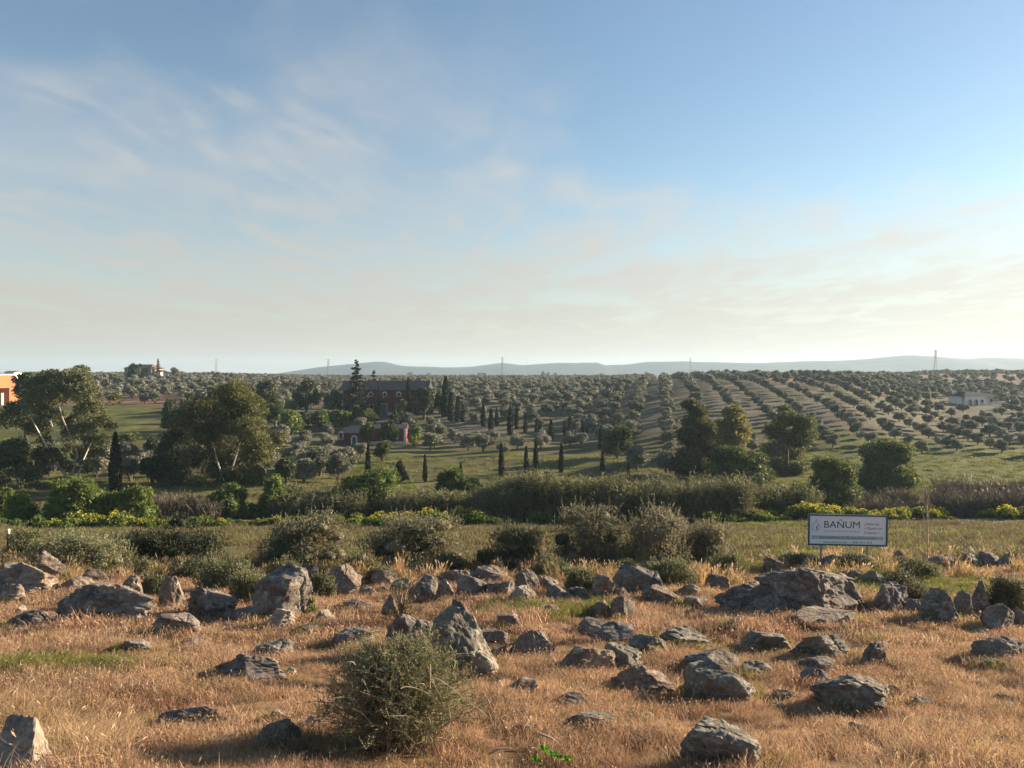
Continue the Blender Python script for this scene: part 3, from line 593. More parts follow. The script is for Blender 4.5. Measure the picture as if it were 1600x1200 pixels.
# ------------------------------------------------------------------ olive groves
def olive_proto(i):
    w = rng.uniform(4.6, 5.4); h = rng.uniform(3.9, 4.5); bl = lobes(w, w * 0.95, h, 0.55, 9, size=(0.34, 0.5))
    ge = blob_leaves(Geo(), bl, 1500, 0.42, 0.2, core=0.8)
    tg = Geo(); limb_set(tg, [(b[0] * 0.6, b[1] * 0.6, b[2] * 0.8) for b in bl[1:4]], 0.2, sides=5)
    return ge.mesh('crown', M['olive_leaf']), tg.mesh('trunk', M['bark_grey'], True)
OLV = [olive_proto(i) for i in range(7)]
def olive_far(i):
    w = rng.uniform(4.8, 5.6); h = rng.uniform(3.8, 4.4); bl = lobes(w, w, h, 0.5, 8, size=(0.34, 0.5))
    ge = blob_leaves(Geo(), bl, 420, 0.7, 0.36, core=0.84)
    ge.tube([(0, 0, -0.3), (0.05, 0, 1.4)], [0.24, 0.18], 5, m=1)
    return ge.mesh('olive_far', [M['olive_leaf'], M['bark_grey']])
OLF = [olive_far(i) for i in range(5)]

KEEP = []        # (x, y, r) kept free of olives
def free(px, Y, r): KEEP.append(((px - 800) / F * Y, Y, r))
def olive_points():
    d = np.array([0.2, 1.0]); d /= np.linalg.norm(d); e = np.array([d[1], -d[0]])
    P = []
    for a in np.arange(-900, 900, 8.2):
        b = np.arange(-100, 1400, 5.2) + rng.uniform(0, 1.0); q = a * e[None] + b[:, None] * d[None]; P.append(q + rng.normal(0, 0.35, q.shape))
    P = np.concatenate(P); u = P[:, 0] / P[:, 1].clip(1); y = P[:, 1]
    k = (y > np.where((u < -0.16) & (u > -0.34), 113, np.where((u < -0.44) & (u > -0.54), 118, 146))) & (y < 900) & (np.abs(u) < 0.86)
    P, u, y = P[k], u[k], y[k]
    loose = u < 0.16
    P = P + np.where(loose, 1, 0)[:, None] * rng.normal(0, 1.9, P.shape)
    keep = np.ones(len(P), bool)
    gap = fbm(P[:, 0] / 30, P[:, 1] / 30, seed=41)
    keep &= ~((u < -0.44) & (y < 232) & (y > 150))                                   # open field on the left
    keep &= ~((u < -0.44) & (y < 262) & (rng.random(len(P)) < 0.45))
    keep &= ~((u > 0.53) & (y > 360) & (y < 640) & (rng.random(len(P)) < 0.8))
    keep &= ~((u > 0.345) & (u < 0.44) & (y > 285) & (y < 420) & (gap < 0.25))
    keep &= ~(loose & (gap < -0.75)); keep &= ~((rng.random(len(P)) < 0.11))
    keep &= ~((y > 500) & (rng.random(len(P)) < 0.4))
    keep &= ~((u < 0.16) & (y < 158) & (rng.random(len(P)) < 0.35))
    for (cx, cy, r) in KEEP: keep &= (P[:, 0] - cx) ** 2 + (P[:, 1] - cy) ** 2 > r * r
    return P[keep]

# houses, big trees and cypress lines stay clear of the olive grid
for a in [(605, 217, 17), (585, 172, 12), (560, 168, 7), (630, 172, 8), (1520, 262, 11), (225, 380, 14), (12, 232, 14), (560, 205, 5), (660, 206, 8), (965, 140, 6), (606, 205, 8), (630, 205, 7), (575, 205, 7), (1519, 247, 9), (1530, 235, 8), (1515, 222, 6), (1503, 250, 7), (1500, 238, 7), (558, 158, 5), (600, 158, 6), (620, 160, 6), (630, 150, 5), (600, 190, 6)]: free(*a)

# ------------------------------------------------------------------ buildings
M['red_wall'] = plain('red_wall', (0.15, 0.044, 0.042), 0.9, 0.22, 0.6, 0.15)
M['slate'] = plain('slate', (0.042, 0.044, 0.052), 0.85, 0.2, 1.2, 0.2)
M['white_wall'] = plain('white_wall', (0.72, 0.69, 0.64), 0.85, 0.08, 0.8, 0.2)
M['brick'] = plain('brick', (0.40, 0.15, 0.07), 0.9, 0.15, 1.2, 0.1)
M['tile'] = plain('tile', (0.20, 0.12, 0.085), 0.85, 0.25, 1.0, 0.15)
M['glass'] = plain('window_glass', (0.02, 0.024, 0.028), 0.15, 0.1, 1, 0.5)
M['door'] = plain('door_paint', (0.075, 0.10, 0.11), 0.6, 0.15, 2, 0.3)
M['cream'] = plain('cream_wall', (0.50, 0.41, 0.31), 0.85, 0.1, 1, 0.2)
def part(name, ge, mat, par): return obj(name, ge.mesh(name, M[mat] if isinstance(mat, str) else mat), par)
def hip_roof(w, d, z, rise, over=0.35, hip=2.0, c=(0, 0)):
    """hipped or gabled roof solid (hip=0 is a gable) with its ridge along x"""
    W, D = w / 2 + over, d / 2 + over; g = Geo(); x0, y0 = c
    V = [(-W, -D, z), (W, -D, z), (W, D, z), (-W, D, z), (-W + hip + 0.001, 0, z + rise), (W - hip - 0.001, 0, z + rise)]
    g.add([(x + x0, y + y0, q) for x, y, q in V], quads=[(0, 1, 5, 4), (2, 3, 4, 5), (3, 2, 1, 0)], tris=[(1, 2, 5), (3, 0, 4)]); return g
def arch_pane(w, h, y, cx, z, seg=8, t=0.06):
    """arched flat-backed panel in the xz plane"""
    xs = [(-w / 2, 0), (w / 2, 0)] + [(w / 2 * math.cos(a), h - w / 2 + w / 2 * math.sin(a)) for a in np.linspace(0, math.pi, seg)]
    n = len(xs); V = [(cx + x, y, z + q) for x, q in xs] + [(cx + x, y - t, z + q) for x, q in xs]
    me = bpy.data.meshes.new('pane'); me.from_pydata(V, [], [tuple(range(n))[::-1], tuple(range(n, 2 * n))] + [(i, (i + 1) % n, n + (i + 1) % n, n + i) for i in range(n)]); me.update(); return me
def window(par, cx, z, w, h, yf, arched=False, frame='white_wall', pane='glass', fw=0.16, sill=True, name='window'):
    """frame proud of the wall, dark pane set in it"""
    if arched:
        f = arch_pane(w + 2 * fw, h + fw, yf + 0.02, cx, z - 0.02, t=0.12); p = arch_pane(w, h, yf - 0.105, cx, z, t=0.03)
        fo = obj(name, f, par); f.materials.append(M[frame]); po = obj('pane', p, fo); p.materials.append(M[pane])
    else:
        g = Geo(); g.box((cx - w / 2 - fw / 2, yf - 0.05, z + h / 2), (fw, 0.16, h + 2 * fw)); g.box((cx + w / 2 + fw / 2, yf - 0.05, z + h / 2), (fw, 0.16, h + 2 * fw))
        g.box((cx, yf - 0.05, z + h + fw / 2), (w, 0.155, fw)); g.box((cx, yf - 0.05, z - fw / 2), (w, 0.155, fw)); fo = part(name, g, frame, par)
        part('pane', Geo().box((cx, yf - 0.012, z + h / 2), (w - 0.01, 0.05, h - 0.01)), pane, fo)
    if sill: part('sill', Geo().box((cx, yf - 0.12, z - fw - 0.06), (w + 3 * fw, 0.3, 0.1)), frame, fo)
    return fo

def red_farmhouse():
    Y = 217; x = (605 - 800) / F * Y; z = ground(x, Y - 5) - 0.3; k = Y / F
    e = empty('farmhouse', (x, Y, z), 'large dark-red two-storey farmhouse with slate roof and white arched windows', 'house', rz=R(-1.5))
    w, d = 132 * k, 10.0; zt = EYE - (609 - HOR) * k - z
    part('wall', Geo().box((0, 0, zt / 2 - 0.5), (w, d, zt + 1)), 'red_wall', e)
    rf = part('roof', hip_roof(w, d, zt + 0.002, 12.5 * k + 0.3, 0.4, 0.0), 'slate', e)
    for cx in (-5.5, 7.0): part('chimney', Geo().box((cx, 1.2, zt + 2.2), (0.7, 0.7, 1.4)).box((cx, 1.2, zt + 2.95), (0.9, 0.9, 0.12)), 'red_wall', rf)
    yf = -d / 2
    for s in (-1, 1): part('corner_strip', Geo().box((s * (w / 2 - 0.35), yf - 0.03, zt / 2), (0.72, 0.1, zt)), 'cream', e)
    part('string_course', Geo().box((0, yf - 0.02, zt - 0.25), (w - 1.5, 0.08, 0.22)), 'red_wall', e)
    for px in (585, 606.5, 628): window(e, (px - 605) * k, zt - 7.6 * k, 0.85, 0.75, yf, True, fw=0.28)
    me = Geo(); me.tube([(0, yf - 0.08, zt - 11.5 * k), (0, yf + 0.02, zt - 11.5 * k)], [0.42, 0.42], 14); me.leaves([(0, yf - 0.085, zt - 11.5 * k)], [(0, 0, 1.)], 0.7, 0.7); part('medallion', me, 'white_wall', e)
    for px in (560, 586, 627, 655): window(e, (px - 605) * k, 1.6, 1.0, 1.6, yf, False, frame='cream')
    dr = part('door_surround', Geo().box((-0.95, yf - 0.08, 1.7), (0.25, 0.2, 3.4)).box((0.95, yf - 0.08, 1.7), (0.25, 0.2, 3.4)).box((0, yf - 0.08, 3.5), (2.15, 0.2, 0.24)), 'cream', e)
    part('door', Geo().box((0, yf - 0.02, 1.65), (1.6, 0.12, 3.3)), 'door', e)
    part('terrace_wall', Geo().box((4.6, yf - 2.8, 0.5), (5.5, 0.3, 1.1)), 'white_wall', e)
red_farmhouse()
def red_outbuilding():
    Y = 172; k = Y / F; x = (586 - 800) / F * Y; z = ground(x, Y - 4) - 0.2
    e = empty('outbuilding', (x, Y, z), 'low red outbuilding with slate roof and white plinth below the farmhouse', 'house', rz=R(3))
    X = lambda px: (px - 586) * k
    wl = 46 * k; zl = EYE - (674.5 - HOR) * k - z
    part('wall', Geo().box((X(556), -0.5, zl / 2 - 0.4), (wl, 7, zl + 0.8)), 'red_wall', e)
    part('roof', hip_roof(wl, 7, zl + 0.002, 1.5, 0.4, 2.6, (X(556), -0.5)), 'slate', e)
    wr = 56 * k; zr = EYE - (668.5 - HOR) * k - z
    part('wall', Geo().box((X(607), 0.4, zr / 2 - 0.4), (wr, 6, zr + 0.8)), plain('crimson_wall', (0.17, 0.036, 0.036), 0.9, 0.15, 0.6, 0.15), e)
    part('roof', hip_roof(wr, 6, zr + 0.002, 0.8, 0.25, 0.0, (X(607), 0.4)), 'slate', e)
    part('plinth', Geo().box((X(607), -2.66, 0.3), (wr - 0.1, 0.12, 1.2)), 'white_wall', e)
    part('corner_strip', Geo().box((X(634), -2.67, zr / 2), (0.55, 0.2, zr)), 'white_wall', e)
    window(e, X(538), 1.9, 0.7, 1.2, -4.0, True, fw=0.2)
    g = Geo()
    dr = window(e, X(558), 0.15, 0.9, 2.1, -4.0, True, fw=0.25, pane='door', sill=False, name='door')
    part('plinth', Geo().box((X(567), -4.05, 0.3), (2.0, 0.1, 0.9)), 'white_wall', e)
    window(e, X(600), 1.7, 0.8, 1.0, -2.6, fw=0.14); window(e, X(620), 1.7, 0.8, 1.0, -2.6, fw=0.14)
red_outbuilding()
def white_villa():
    Y = 262; k = Y / F; x = (1519 - 800) / F * Y; z = ground(x, Y - 4)
    e = empty('villa', (x, Y, z), 'white villa with three arches and dark hipped roof among hillside olives', 'house', rz=R(4))
    w, d = 53 * k, 8.0; zt = max(EYE - (619 - HOR) * k - z, 2.8); yf = -d / 2
    part('wall', Geo().box((0, 0.6, zt / 2 - 0.5), (w, d - 1.2, zt + 1)), 'white_wall', e)
    # arcade wall in front, with real openings
    g = Geo(); xs = [(1500.5 + i * 9.6 - 1519) * k for i in range(3)]; aw = 1.45; ah = 2.0; y0, y1 = yf - 0.8, yf - 0.5
    x0, x1 = -w / 2, xs[2] + 1.3
    edges = [x0] + sum([[c - aw / 2, c + aw / 2] for c in xs], []) + [x1]
    for i in range(0, len(edges), 2): g.box(((edges[i] + edges[i + 1]) / 2, (y0 + y1) / 2, zt / 2 - 0.5), (edges[i + 1] - edges[i], 0.3, zt + 1))
    for c in xs:
        th = np.linspace(math.pi, 0, 9)
        for a, b in zip(th[:-1], th[1:]):
            xa, xb = c + aw / 2 * math.cos(a), c + aw / 2 * math.cos(b); za = ah - aw / 2 + aw / 2 * math.sin(a); zb = ah - aw / 2 + aw / 2 * math.sin(b)
            V = [(xa, y0, za), (xb, y0, zb), (xb, y0, zt), (xa, y0, zt), (xa, y1, za), (xb, y1, zb), (xb, y1, zt), (xa, y1, zt)]
            g.add(V, [(0, 1, 2, 3), (7, 6, 5, 4), (0, 4, 5, 1)])
    part('arcade', g, 'white_wall', e)
    part('arcade_floor', Geo().box(((x0 + x1) / 2, yf - 0.1, -0.3), (x1 - x0, 1.3, 0.5)), 'cream', e)
    for c in xs: part('door', Geo().box((c, yf + 1.17, 1.0), (1.2, 0.06, 2.0)), 'glass', e)
    for px in (1527, 1541): window(e, (px - 1519) * k, 1.0, 1.1, 1.2, yf + 1.2, fw=0.12)
    rf = part('roof', hip_roof(w, d + 0.8, zt + 0.004, 7 * k, 0.5, 4.0), plain('dark_tile', (0.04, 0.036, 0.034), 0.85, 0.2, 1.2, 0.15), e)
    part('chimney', Geo().box((3.0, 0.8, zt + 1.5), (0.6, 0.6, 1.3)), 'white_wall', rf)
    part('terrace_wall', Geo().box((1.5, yf - 3.0, -0.25), (7, 0.25, 0.7)), 'white_wall', e)
white_villa()
def hilltop_house():
    Y = 380; k = Y / F; x = (225 - 800) / F * Y; z = ground(x, Y) - 0.5
    e = empty('house', (x, Y, z), 'hilltop house with low tiled roof and white sunlit end, by a pointed tree', 'house', rz=R(-14))
    zt = EYE - (575.5 - HOR) * k - z
    part('wall', Geo().box((0, 0, zt / 2), (16, 9, zt)), plain('shaded_wall', (0.30, 0.25, 0.20), 0.9, 0.2, 0.6), e); part('roof', hip_roof(16, 9, zt + 0.003, 2.0, 0.7, 3.5), 'tile', e)  # shade on the side facing away is put into the darker main wall colour
    part('annex_wall', Geo().box((9.9, 0.5, zt * 0.36), (4.2, 6, zt * 0.72)), 'white_wall', e); part('annex_roof', hip_roof(4.2, 6, zt * 0.72 + 0.003, 1.0, 0.4, 1.2, (9.9, 0.5)), 'tile', e)
    for cx in (-5.5, -1.8, 2, 5.6): window(e, cx, zt - 2.1, 1.1, 1.2, -4.5, fw=0.1, frame='cream', sill=False)
    for cx in (-5.5, 2): window(e, cx, 1.2, 1.1, 1.4, -4.5, fw=0.1, frame='cream', sill=False)
    part('door', Geo().box((-1.8, -4.53, 1.2), (1.2, 0.1, 2.4)), 'door', e)
hilltop_house()
def brick_block():
    Y = 232; k = Y / F; x = (-4 - 800) / F * Y; z = ground(x, Y) - 0.5
    e = empty('building', (x, Y, z), 'orange brick building with stepped walls rising behind the eucalyptus', 'building', rz=R(0))
    zt = EYE - (586 - HOR) * k - z
    part('wall', Geo().box((-1.6, 0, zt / 2), (2 * 7 * k + 6, 8, zt)), 'brick', e)
    z2 = EYE - (606 - HOR) * k - z; part('wall', Geo().box((10.0 * k + 2.1, 0.4, z2 / 2), (3.2, 6.5, z2)), 'brick', e)
    part('base_wall', Geo().box((0.5, -4.6, (z2 - 1.5) / 2), (8.6, 1.0, z2 - 1.5)), 'cream', e)
    part('parapet', Geo().box((-1.6, 0, zt + 0.14), (2 * 7 * k + 6.3, 8.3, 0.28)), 'white_wall', e)
    part('roof', hip_roof(5.6, 6, zt + 0.29, 0.7, 0.3, 1.5, (-2.2, 0)), 'tile', e)
    window(e, 0.3, zt - 3.6, 0.9, 1.4, -4.0, True, frame='brick', fw=0.18); window(e, -3.0, zt - 3.6, 0.9, 1.4, -4.0, True, frame='brick', fw=0.18)
    part('wall_cap', Geo().box((3.7 + 0.6, -1.5, z2 - 1.6), (1.6, 2.6, 1.0)), 'white_wall', e)
brick_block()
def white_shed():
    Y = 330; k = Y / F; x = (20 - 800) / F * Y; z = ground(x, Y) - 0.4
    e = empty('house', (x, Y, z), 'small sunlit white building behind the orange brick building', 'house')
    zt = EYE - (582 - HOR) * k - z; part('wall', Geo().box((0, 0, zt / 2), (4.4, 5, zt)), 'white_wall', e); part('roof', hip_roof(4.4, 5, zt + 0.003, 0.7, 0.3, 0), 'tile', e)
    window(e, -0.8, zt - 1.6, 0.8, 0.9, -2.5, fw=0.1, frame='cream')
    part('door', Geo().box((0.9, -2.52, 1.0), (0.9, 0.08, 2.0)), 'door', e)
white_shed()

# ------------------------------------------------------------------ power line
M['steel'] = plain('galvanised_steel', (0.30, 0.31, 0.32), 0.5, 0.1, 1, 0.4, metal=0.4)
def pylon_meshes():
    g = Geo(); H = 30.0; W = lambda z: 2.6 - 1.9 * min(z / 21.0, 1.0)
    lv = [0, 4, 8, 11.5, 15, 18, 21, 24, 27, 30]
    for sx in (-1, 1):
        for sy in (-1, 1): g.tube([(sx * W(z), sy * W(z), z) for z in lv], 0.16, 4)
    for a, b in zip(lv[:-1], lv[1:]):
        for s in (-1, 1):
            g.tube([(-W(a), s * W(a), a), (W(b), s * W(b), b)], 0.09, 3); g.tube([(W(a), s * W(a), a), (-W(b), s * W(b), b)], 0.09, 3)
            g.tube([(s * W(a), -W(a), a), (s * W(b), W(b), b)], 0.09, 3); g.tube([(s * W(a), W(a), a), (s * W(b), -W(b), b)], 0.09, 3)
    arms = []
    for z, l in ((21.5, 4.2), (25, 5.0), (28.5, 4.2)):
        q = Geo()
        for s in (-1, 1): q.tube([(0, 0.5, z), (s * l, 0, z)], 0.12, 4).tube([(0, -0.5, z), (s * l, 0, z)], 0.12, 4).tube([(0, 0, z + 1.3), (s * l, 0, z)], 0.12, 4).tube([(s * l, 0, z), (s * l, 0, z - 1.2)], 0.1, 4)
        arms.append(q.mesh('cross_arm', M['steel']))
    return g.mesh('tower', M['steel']), arms
PT, PA = pylon_meshes(); prev = None; PYL = [(128, 569, 1500), (338, 561, 1250), (513, 561, 1130), (785, 558, 1080), (1079, 559, 1080), (1462, 547, 900)]
tips = []
for px, top, Y in PYL:
    x = (px - 800) / F * Y; z = ground(x, Y) - 0.3; H = EYE - (top - HOR) / F * Y - z
    e = empty('pylon', (x, Y, z), 'tall lattice steel pylon on the skyline against the hills', 'pylon', 'pylons along the skyline', rz=R(75)); e.scale = (1, 1, H / 30)
    obj('tower', PT, e)
    for a in PA: obj('cross_arm', a, e)
    tips.append(np.array((x, Y, z + H * 0.80)))
wm = plain('cable', (0.08, 0.08, 0.085), 0.6, 0.1)
for a, b in zip(tips[:-1], tips[1:]):
    g = Geo()
    for dz in (-1.0, 2.5, 6.0):
        s = np.linspace(0, 1, 14)[:, None]; P = a + (b - a) * s; P[:, 2] += dz - 9 * 4 * s[:, 0] * (1 - s[:, 0]); g.tube(P, 0.05, 3)
    tag(obj('power_cable', g.mesh('power_cable', wm)), 'thin sagging power cables strung between two skyline pylons', 'cable', 'cables between the pylons')

# ------------------------------------------------------------------ signboard
def signboard():
    x, y, z = spot(1323, 886); y = 28.0; k = y / F; x = (1323 - 800) * k; z = ground(x, y)
    zb = EYE - (852.5 - HOR) * k - z; W, H = 124 * k, 48.5 * k
    e = empty('signboard', (x, y, z), 'white advertising board in a blue frame standing in the meadow', 'sign', rz=R(0))
    M['sign_blue'] = plain('sign_blue', (0.035, 0.10, 0.15), 0.5, 0.1, 2); M['sign_white'] = plain('sign_white', (0.80, 0.82, 0.86), 0.5, 0.05, 1.3); M['ink'] = plain('ink', (0.075, 0.055, 0.07), 0.6, 0.05, 1)
    M['pale_ink'] = plain('pale_ink', (0.36, 0.38, 0.44), 0.6, 0.05, 1); M['band'] = plain('band', (0.40, 0.49, 0.53), 0.6, 0.05, 1); M['navy'] = plain('navy', (0.06, 0.10, 0.15), 0.6, 0.05, 1)
    til = obj('panel', Geo().box((0, 0, zb + H / 2), (W, 0.03, H)).mesh('panel', M['sign_white']), e); til.rotation_euler = (0, R(1.2), 0)
    fw = 0.055; g = Geo()
    for s in (-1, 1): g.box((s * (W / 2 - fw / 2), -0.015, zb + H / 2), (fw, 0.07, H + 0.01)); g.box((0, -0.015, zb + H / 2 + s * (H / 2 - fw / 2)), (W - 2 * fw, 0.069, fw))
    obj('frame', g.mesh('frame', M['sign_blue']), til)
    def text(s, cx, cz, size, mat, squeeze=None, align='LEFT', bold=0.0):
        c = bpy.data.curves.new('text', 'FONT'); c.body = s; c.size = size; c.align_x = align; c.align_y = 'CENTER'; c.offset = bold; c.fill_mode = 'FRONT'
        t = bpy.data.objects.new('text', c); COL.objects.link(t); bpy.context.view_layer.update()
        me = bpy.data.meshes.new_from_object(t.evaluated_get(bpy.context.evaluated_depsgraph_get())); bpy.data.objects.remove(t)
        v = np.empty(len(me.vertices) * 3); me.vertices.foreach_get('co', v); v = v.reshape(-1, 3)
        if squeeze: v[:, 0] *= squeeze / (v[:, 0].max() - v[:, 0].min())
        if align == 'CENTER': v[:, 0] -= (v[:, 0].max() + v[:, 0].min()) / 2
        else: v[:, 0] -= v[:, 0].min()
        me.vertices.foreach_set('co', np.stack([cx + v[:, 0], np.full(len(v), -0.0195), cz + v[:, 1]], -1).ravel()); me.materials.append(M[mat]); me.update()
        return obj('lettering', me, til)
    SX = lambda p: (p - 780) / 1230 * W; SZ = lambda q: zb + H - (q - 150) / 480 * H      # board coordinates read off an enlargement
    text('BAÑUM', SX(415), SZ(312), 0.37, 'ink', squeeze=SX(965) - SX(415), bold=0.0)
    text('REFORMAS INTEGRALES', SX(420), SZ(412), 0.09, 'pale_ink', squeeze=SX(970) - SX(420))
    for s, q in (('¿ Reformas', 290), ('+ Diseño en', 358), ('3 meses ?', 425)): text(s, SX(1035), SZ(q), 0.125, 'ink', squeeze=(SX(1265 if q != 358 else 1305) - SX(1035)), bold=0.0)
    obj('colour_band', Geo().box((0, -0.0165, SZ(508)), (SX(1335) - SX(225), 0.004, 0.135)).mesh('colour_band', M['band']), til)
    t = text('Especialistas en Baños & Cocinas', 0, SZ(508), 0.12, 'navy', squeeze=SX(1200) - SX(345), align='CENTER', bold=0.0)
    text('www.banum.es  -  608 004 225', 0, SZ(578), 0.11, 'navy', squeeze=SX(1150) - SX(395), align='CENTER', bold=0.0)
    # drop-shaped emblem: pale outline with a dark curl inside
    th = np.linspace(0, 2 * math.pi, 32); r = 0.155; dx = r * np.sin(th); dzz = -r * np.cos(th); up = np.clip(dzz / r, 0, 1); dx = dx * (1 - up ** 1.2 * 0.95); dzz = dzz + up ** 2 * 0.13
    cx, cz = SX(290), SZ(345); obj('emblem_drop', Geo().tube(np.stack([cx + dx, np.full(32, -0.0175), cz + dzz], -1), 0.012, 4).mesh('emblem_drop', M['band']), til)
    t2 = np.linspace(0, 1, 12); obj('emblem_curl', Geo().tube(np.stack([cx + 0.09 - 0.12 * t2 + 0.06 * t2 ** 3, np.full(12, -0.0175), cz + 0.06 - 0.05 * t2 - 0.11 * t2 ** 2], -1), np.linspace(0.010, 0.024, 12), 5).mesh('emblem_curl', M['navy']), til)
    for cxp in (-W * 0.32, W * 0.26): obj('post', Geo().box((cxp, 0.05, (zb + H * 0.9) / 2 - 0.2), (0.06, 0.06, zb + H * 0.9 + 0.4)).mesh('post', M['steel']), e)
signboard()

# ------------------------------------------------------------------ big trees of the valley
def px_tree(name, label, cat, basepx, Y, blobs, n, L, leafmat, limbs, bark, core=0.55, depth=1.0, thin=0.8, fwd=1.0):
    """tree whose crown masses and limbs are set out in metres from sizes read in the photograph at distance Y; depth is invented"""
    k = Y / F; x0 = (basepx - 800) * k; z0 = ground(x0, Y)
    e = empty(name, (x0, Y, z0), label, cat)
    bl = []
    for (px, py, rx, rz) in blobs:
        r = rx * k; bl.append(((px - basepx) * k, rng.uniform(-1, 1) * depth * 3.2, EYE - (py - HOR) * k - z0, r, r * rng.uniform(0.8, 1.1), rz * k))
    parts = leafmat if isinstance(leafmat, list) else [leafmat]
    ge = Geo(); blob_leaves(ge, bl, n, L * 1.5, L * 0.7, core=core, sprig=0.6, up=0.1, shell=(0.62, 1.12))
    obj('crown', ge.mesh('crown', M[leafmat]), e)
    tg = Geo()
    for pts in limbs:
        P = np.array([((px - basepx) * k, dy * fwd, EYE - (py - HOR) * k - z0) for px, py, dy, r in pts]); tg.tube(P, [p[3] * thin for p in pts], 7)
    tg.tube([(0, 0, -0.4), (0, 0, 0.9)], [0.75 * thin, 0.55 * thin], 8)
    obj('trunk', tg.mesh('trunk', M[bark], True), e)
    return e
px_tree('eucalyptus_tree', 'tall open eucalyptus with pale forked trunks showing through its crown', 'tree', 112, 112,
    [(108, 596, 24, 20), (90, 618, 26, 18), (128, 612, 22, 18), (150, 618, 20, 20), (160, 640, 18, 17), (60, 622, 24, 17), (48, 640, 20, 16), (46, 602, 16, 13), (66, 598, 18, 15), (85, 650, 20, 13), (120, 645, 18, 14), (48, 668, 17, 10), (25, 660, 16, 10), (96, 682, 16, 12), (140, 672, 18, 14), (158, 690, 13, 11), (118, 712, 13, 10), (140, 730, 13, 9), (78, 708, 12, 8), (75, 640, 14, 10), (14, 660, 13, 9)] + [(x, y, r, r * 0.75) for x, y, r in [(100, 660, 13), (60, 690, 11), (72, 672, 12), (110, 672, 10), (125, 668, 12), (152, 660, 13), (165, 668, 10), (150, 708, 10), (132, 700, 10), (105, 700, 10), (90, 720, 9), (125, 735, 10), (148, 722, 9), (62, 660, 11), (36, 676, 10), (100, 738, 9), (86, 664, 11), (170, 625, 11), (134, 592, 12), (80, 585, 11), (112, 580, 13), (140, 690, 11), (66, 725, 9), (110, 725, 8)]],
    30000, 0.25, 'euc_leaf',
    [[(110, 768, 0, .55), (104, 745, 0, .42), (95, 725, -.6, .34), (88, 700, -1.6, .28), (80, 672, -2.4, .2), (70, 650, -2.6, .1)],
     [(112, 768, 0, .55), (121, 750, -.3, .38), (133, 728, -.8, .28), (140, 715, -1.2, .2), (150, 690, -1.0, .12)],
     [(111, 768, 0.2, .5), (112, 740, 0.1, .36), (127, 712, -.8, .3), (128, 690, -1.6, .24), (116, 655, -2.2, .2), (112, 630, -2.6, .12)],
     [(96, 728, -.5, .3), (62, 698, -1.0, .2), (42, 680, -1.2, .14), (28, 660, -1.0, .08)],
     [(114, 700, -1.4, .2), (104, 680, -2.0, .16), (98, 655, -2.4, .1)]], 'bark_pale', core=0.3, depth=0.85, thin=0.5, fwd=1.25)
px_tree('eucalyptus_tree', 'broad golden-green eucalyptus with dense domed crown', 'tree', 352, 114,
    [(350, 622, 34, 24), (385, 640, 30, 26), (325, 640, 28, 24), (400, 675, 30, 26), (412, 705, 24, 24), (360, 665, 34, 26), (320, 680, 28, 24), (345, 705, 26, 22), (385, 720, 26, 22), (300, 655, 22, 16), (310, 715, 20, 20), (335, 735, 18, 20), (405, 735, 18, 16), (365, 608, 18, 12), (425, 690, 14, 16), (320, 752, 20, 16), (350, 758, 20, 14), (382, 752, 20, 16), (410, 750, 16, 14), (352, 730, 18, 16), (370, 740, 16, 14)],
    27000, 0.26, 'euc_gold',
    [[(352, 772, 0, .5), (350, 745, -.5, .36), (347, 722, -1.6, .26), (340, 690, -1.8, .14)], [(353, 772, 0, .45), (362, 740, -.6, .3), (376, 705, -1.4, .2), (385, 670, -1.4, .1)], [(356, 772, .2, .4), (388, 735, -.8, .24), (395, 715, -1.4, .16), (400, 690, -1.4, .1)]], 'bark_pale', core=0.68, depth=1.0, thin=0.5)
px_tree('eucalyptus_shaded_part', 'shaded part of the golden domed eucalyptus, built as a separate dark-leaved tree', 'tree', 268, 116,  # shaded part of the golden crown, its shade put into darker leaf colour
    [(268, 690, 26, 20), (250, 715, 18, 22), (285, 720, 22, 24), (262, 745, 24, 22), (292, 752, 20, 20), (280, 678, 18, 16)], 10000, 0.27, 'dark_leaf', [[(268, 775, 0, .35), (268, 740, 0, .25), (275, 700, 0, .12)]], 'bark_dark', core=0.75)
px_tree('eucalyptus_tree', 'low leafy eucalyptus at the foot of the tall forked one', 'tree', 34, 108,
    [(30, 700, 22, 16), (55, 715, 20, 16), (12, 720, 20, 18), (40, 740, 24, 16), (65, 738, 16, 14), (8, 748, 18, 14), (-20, 725, 24, 24)], 10000, 0.26, 'euc_leaf', [[(34, 775, 0, .35), (30, 745, -.6, .25), (22, 710, -1, .12)], [(36, 775, 0, .3), (55, 745, -.8, .2), (60, 715, -1, .1)]], 'bark_grey', core=0.6, thin=0.5)
px_tree('pine_tree', 'dark rounded tree crown beside the orange brick building', 'tree', 40, 165,
    [(50, 596, 17, 13), (64, 592, 16, 12), (44, 612, 15, 13), (60, 615, 22, 16), (28, 640, 15, 12), (50, 636, 22, 16), (12, 655, 18, 12)], 5000, 0.5, 'dark_leaf', [[(40, 690, 0, .4), (40, 650, 0, .3), (42, 605, 0, .15)]], 'bark_dark', core=0.78)
px_tree('eucalyptus_tree', 'rusty-topped eucalyptus rising above the cane thicket', 'tree', 1085, 121,
    [(1080, 634, 13, 10), (1092, 645, 15, 12), (1085, 662, 20, 14), (1102, 672, 14, 14), (1070, 680, 18, 14), (1090, 692, 24, 17), (1108, 705, 14, 16), (1070, 712, 20, 16), (1090, 722, 20, 12), (1068, 736, 16, 12), (1100, 738, 18, 12), (1085, 740, 16, 10)], 14000, 0.27, 'rusty_leaf', [[(1085, 748, 0, .4), (1084, 715, 0, .3), (1086, 670, 0, .2), (1082, 640, 0, .08)]], 'bark_grey', core=0.75)
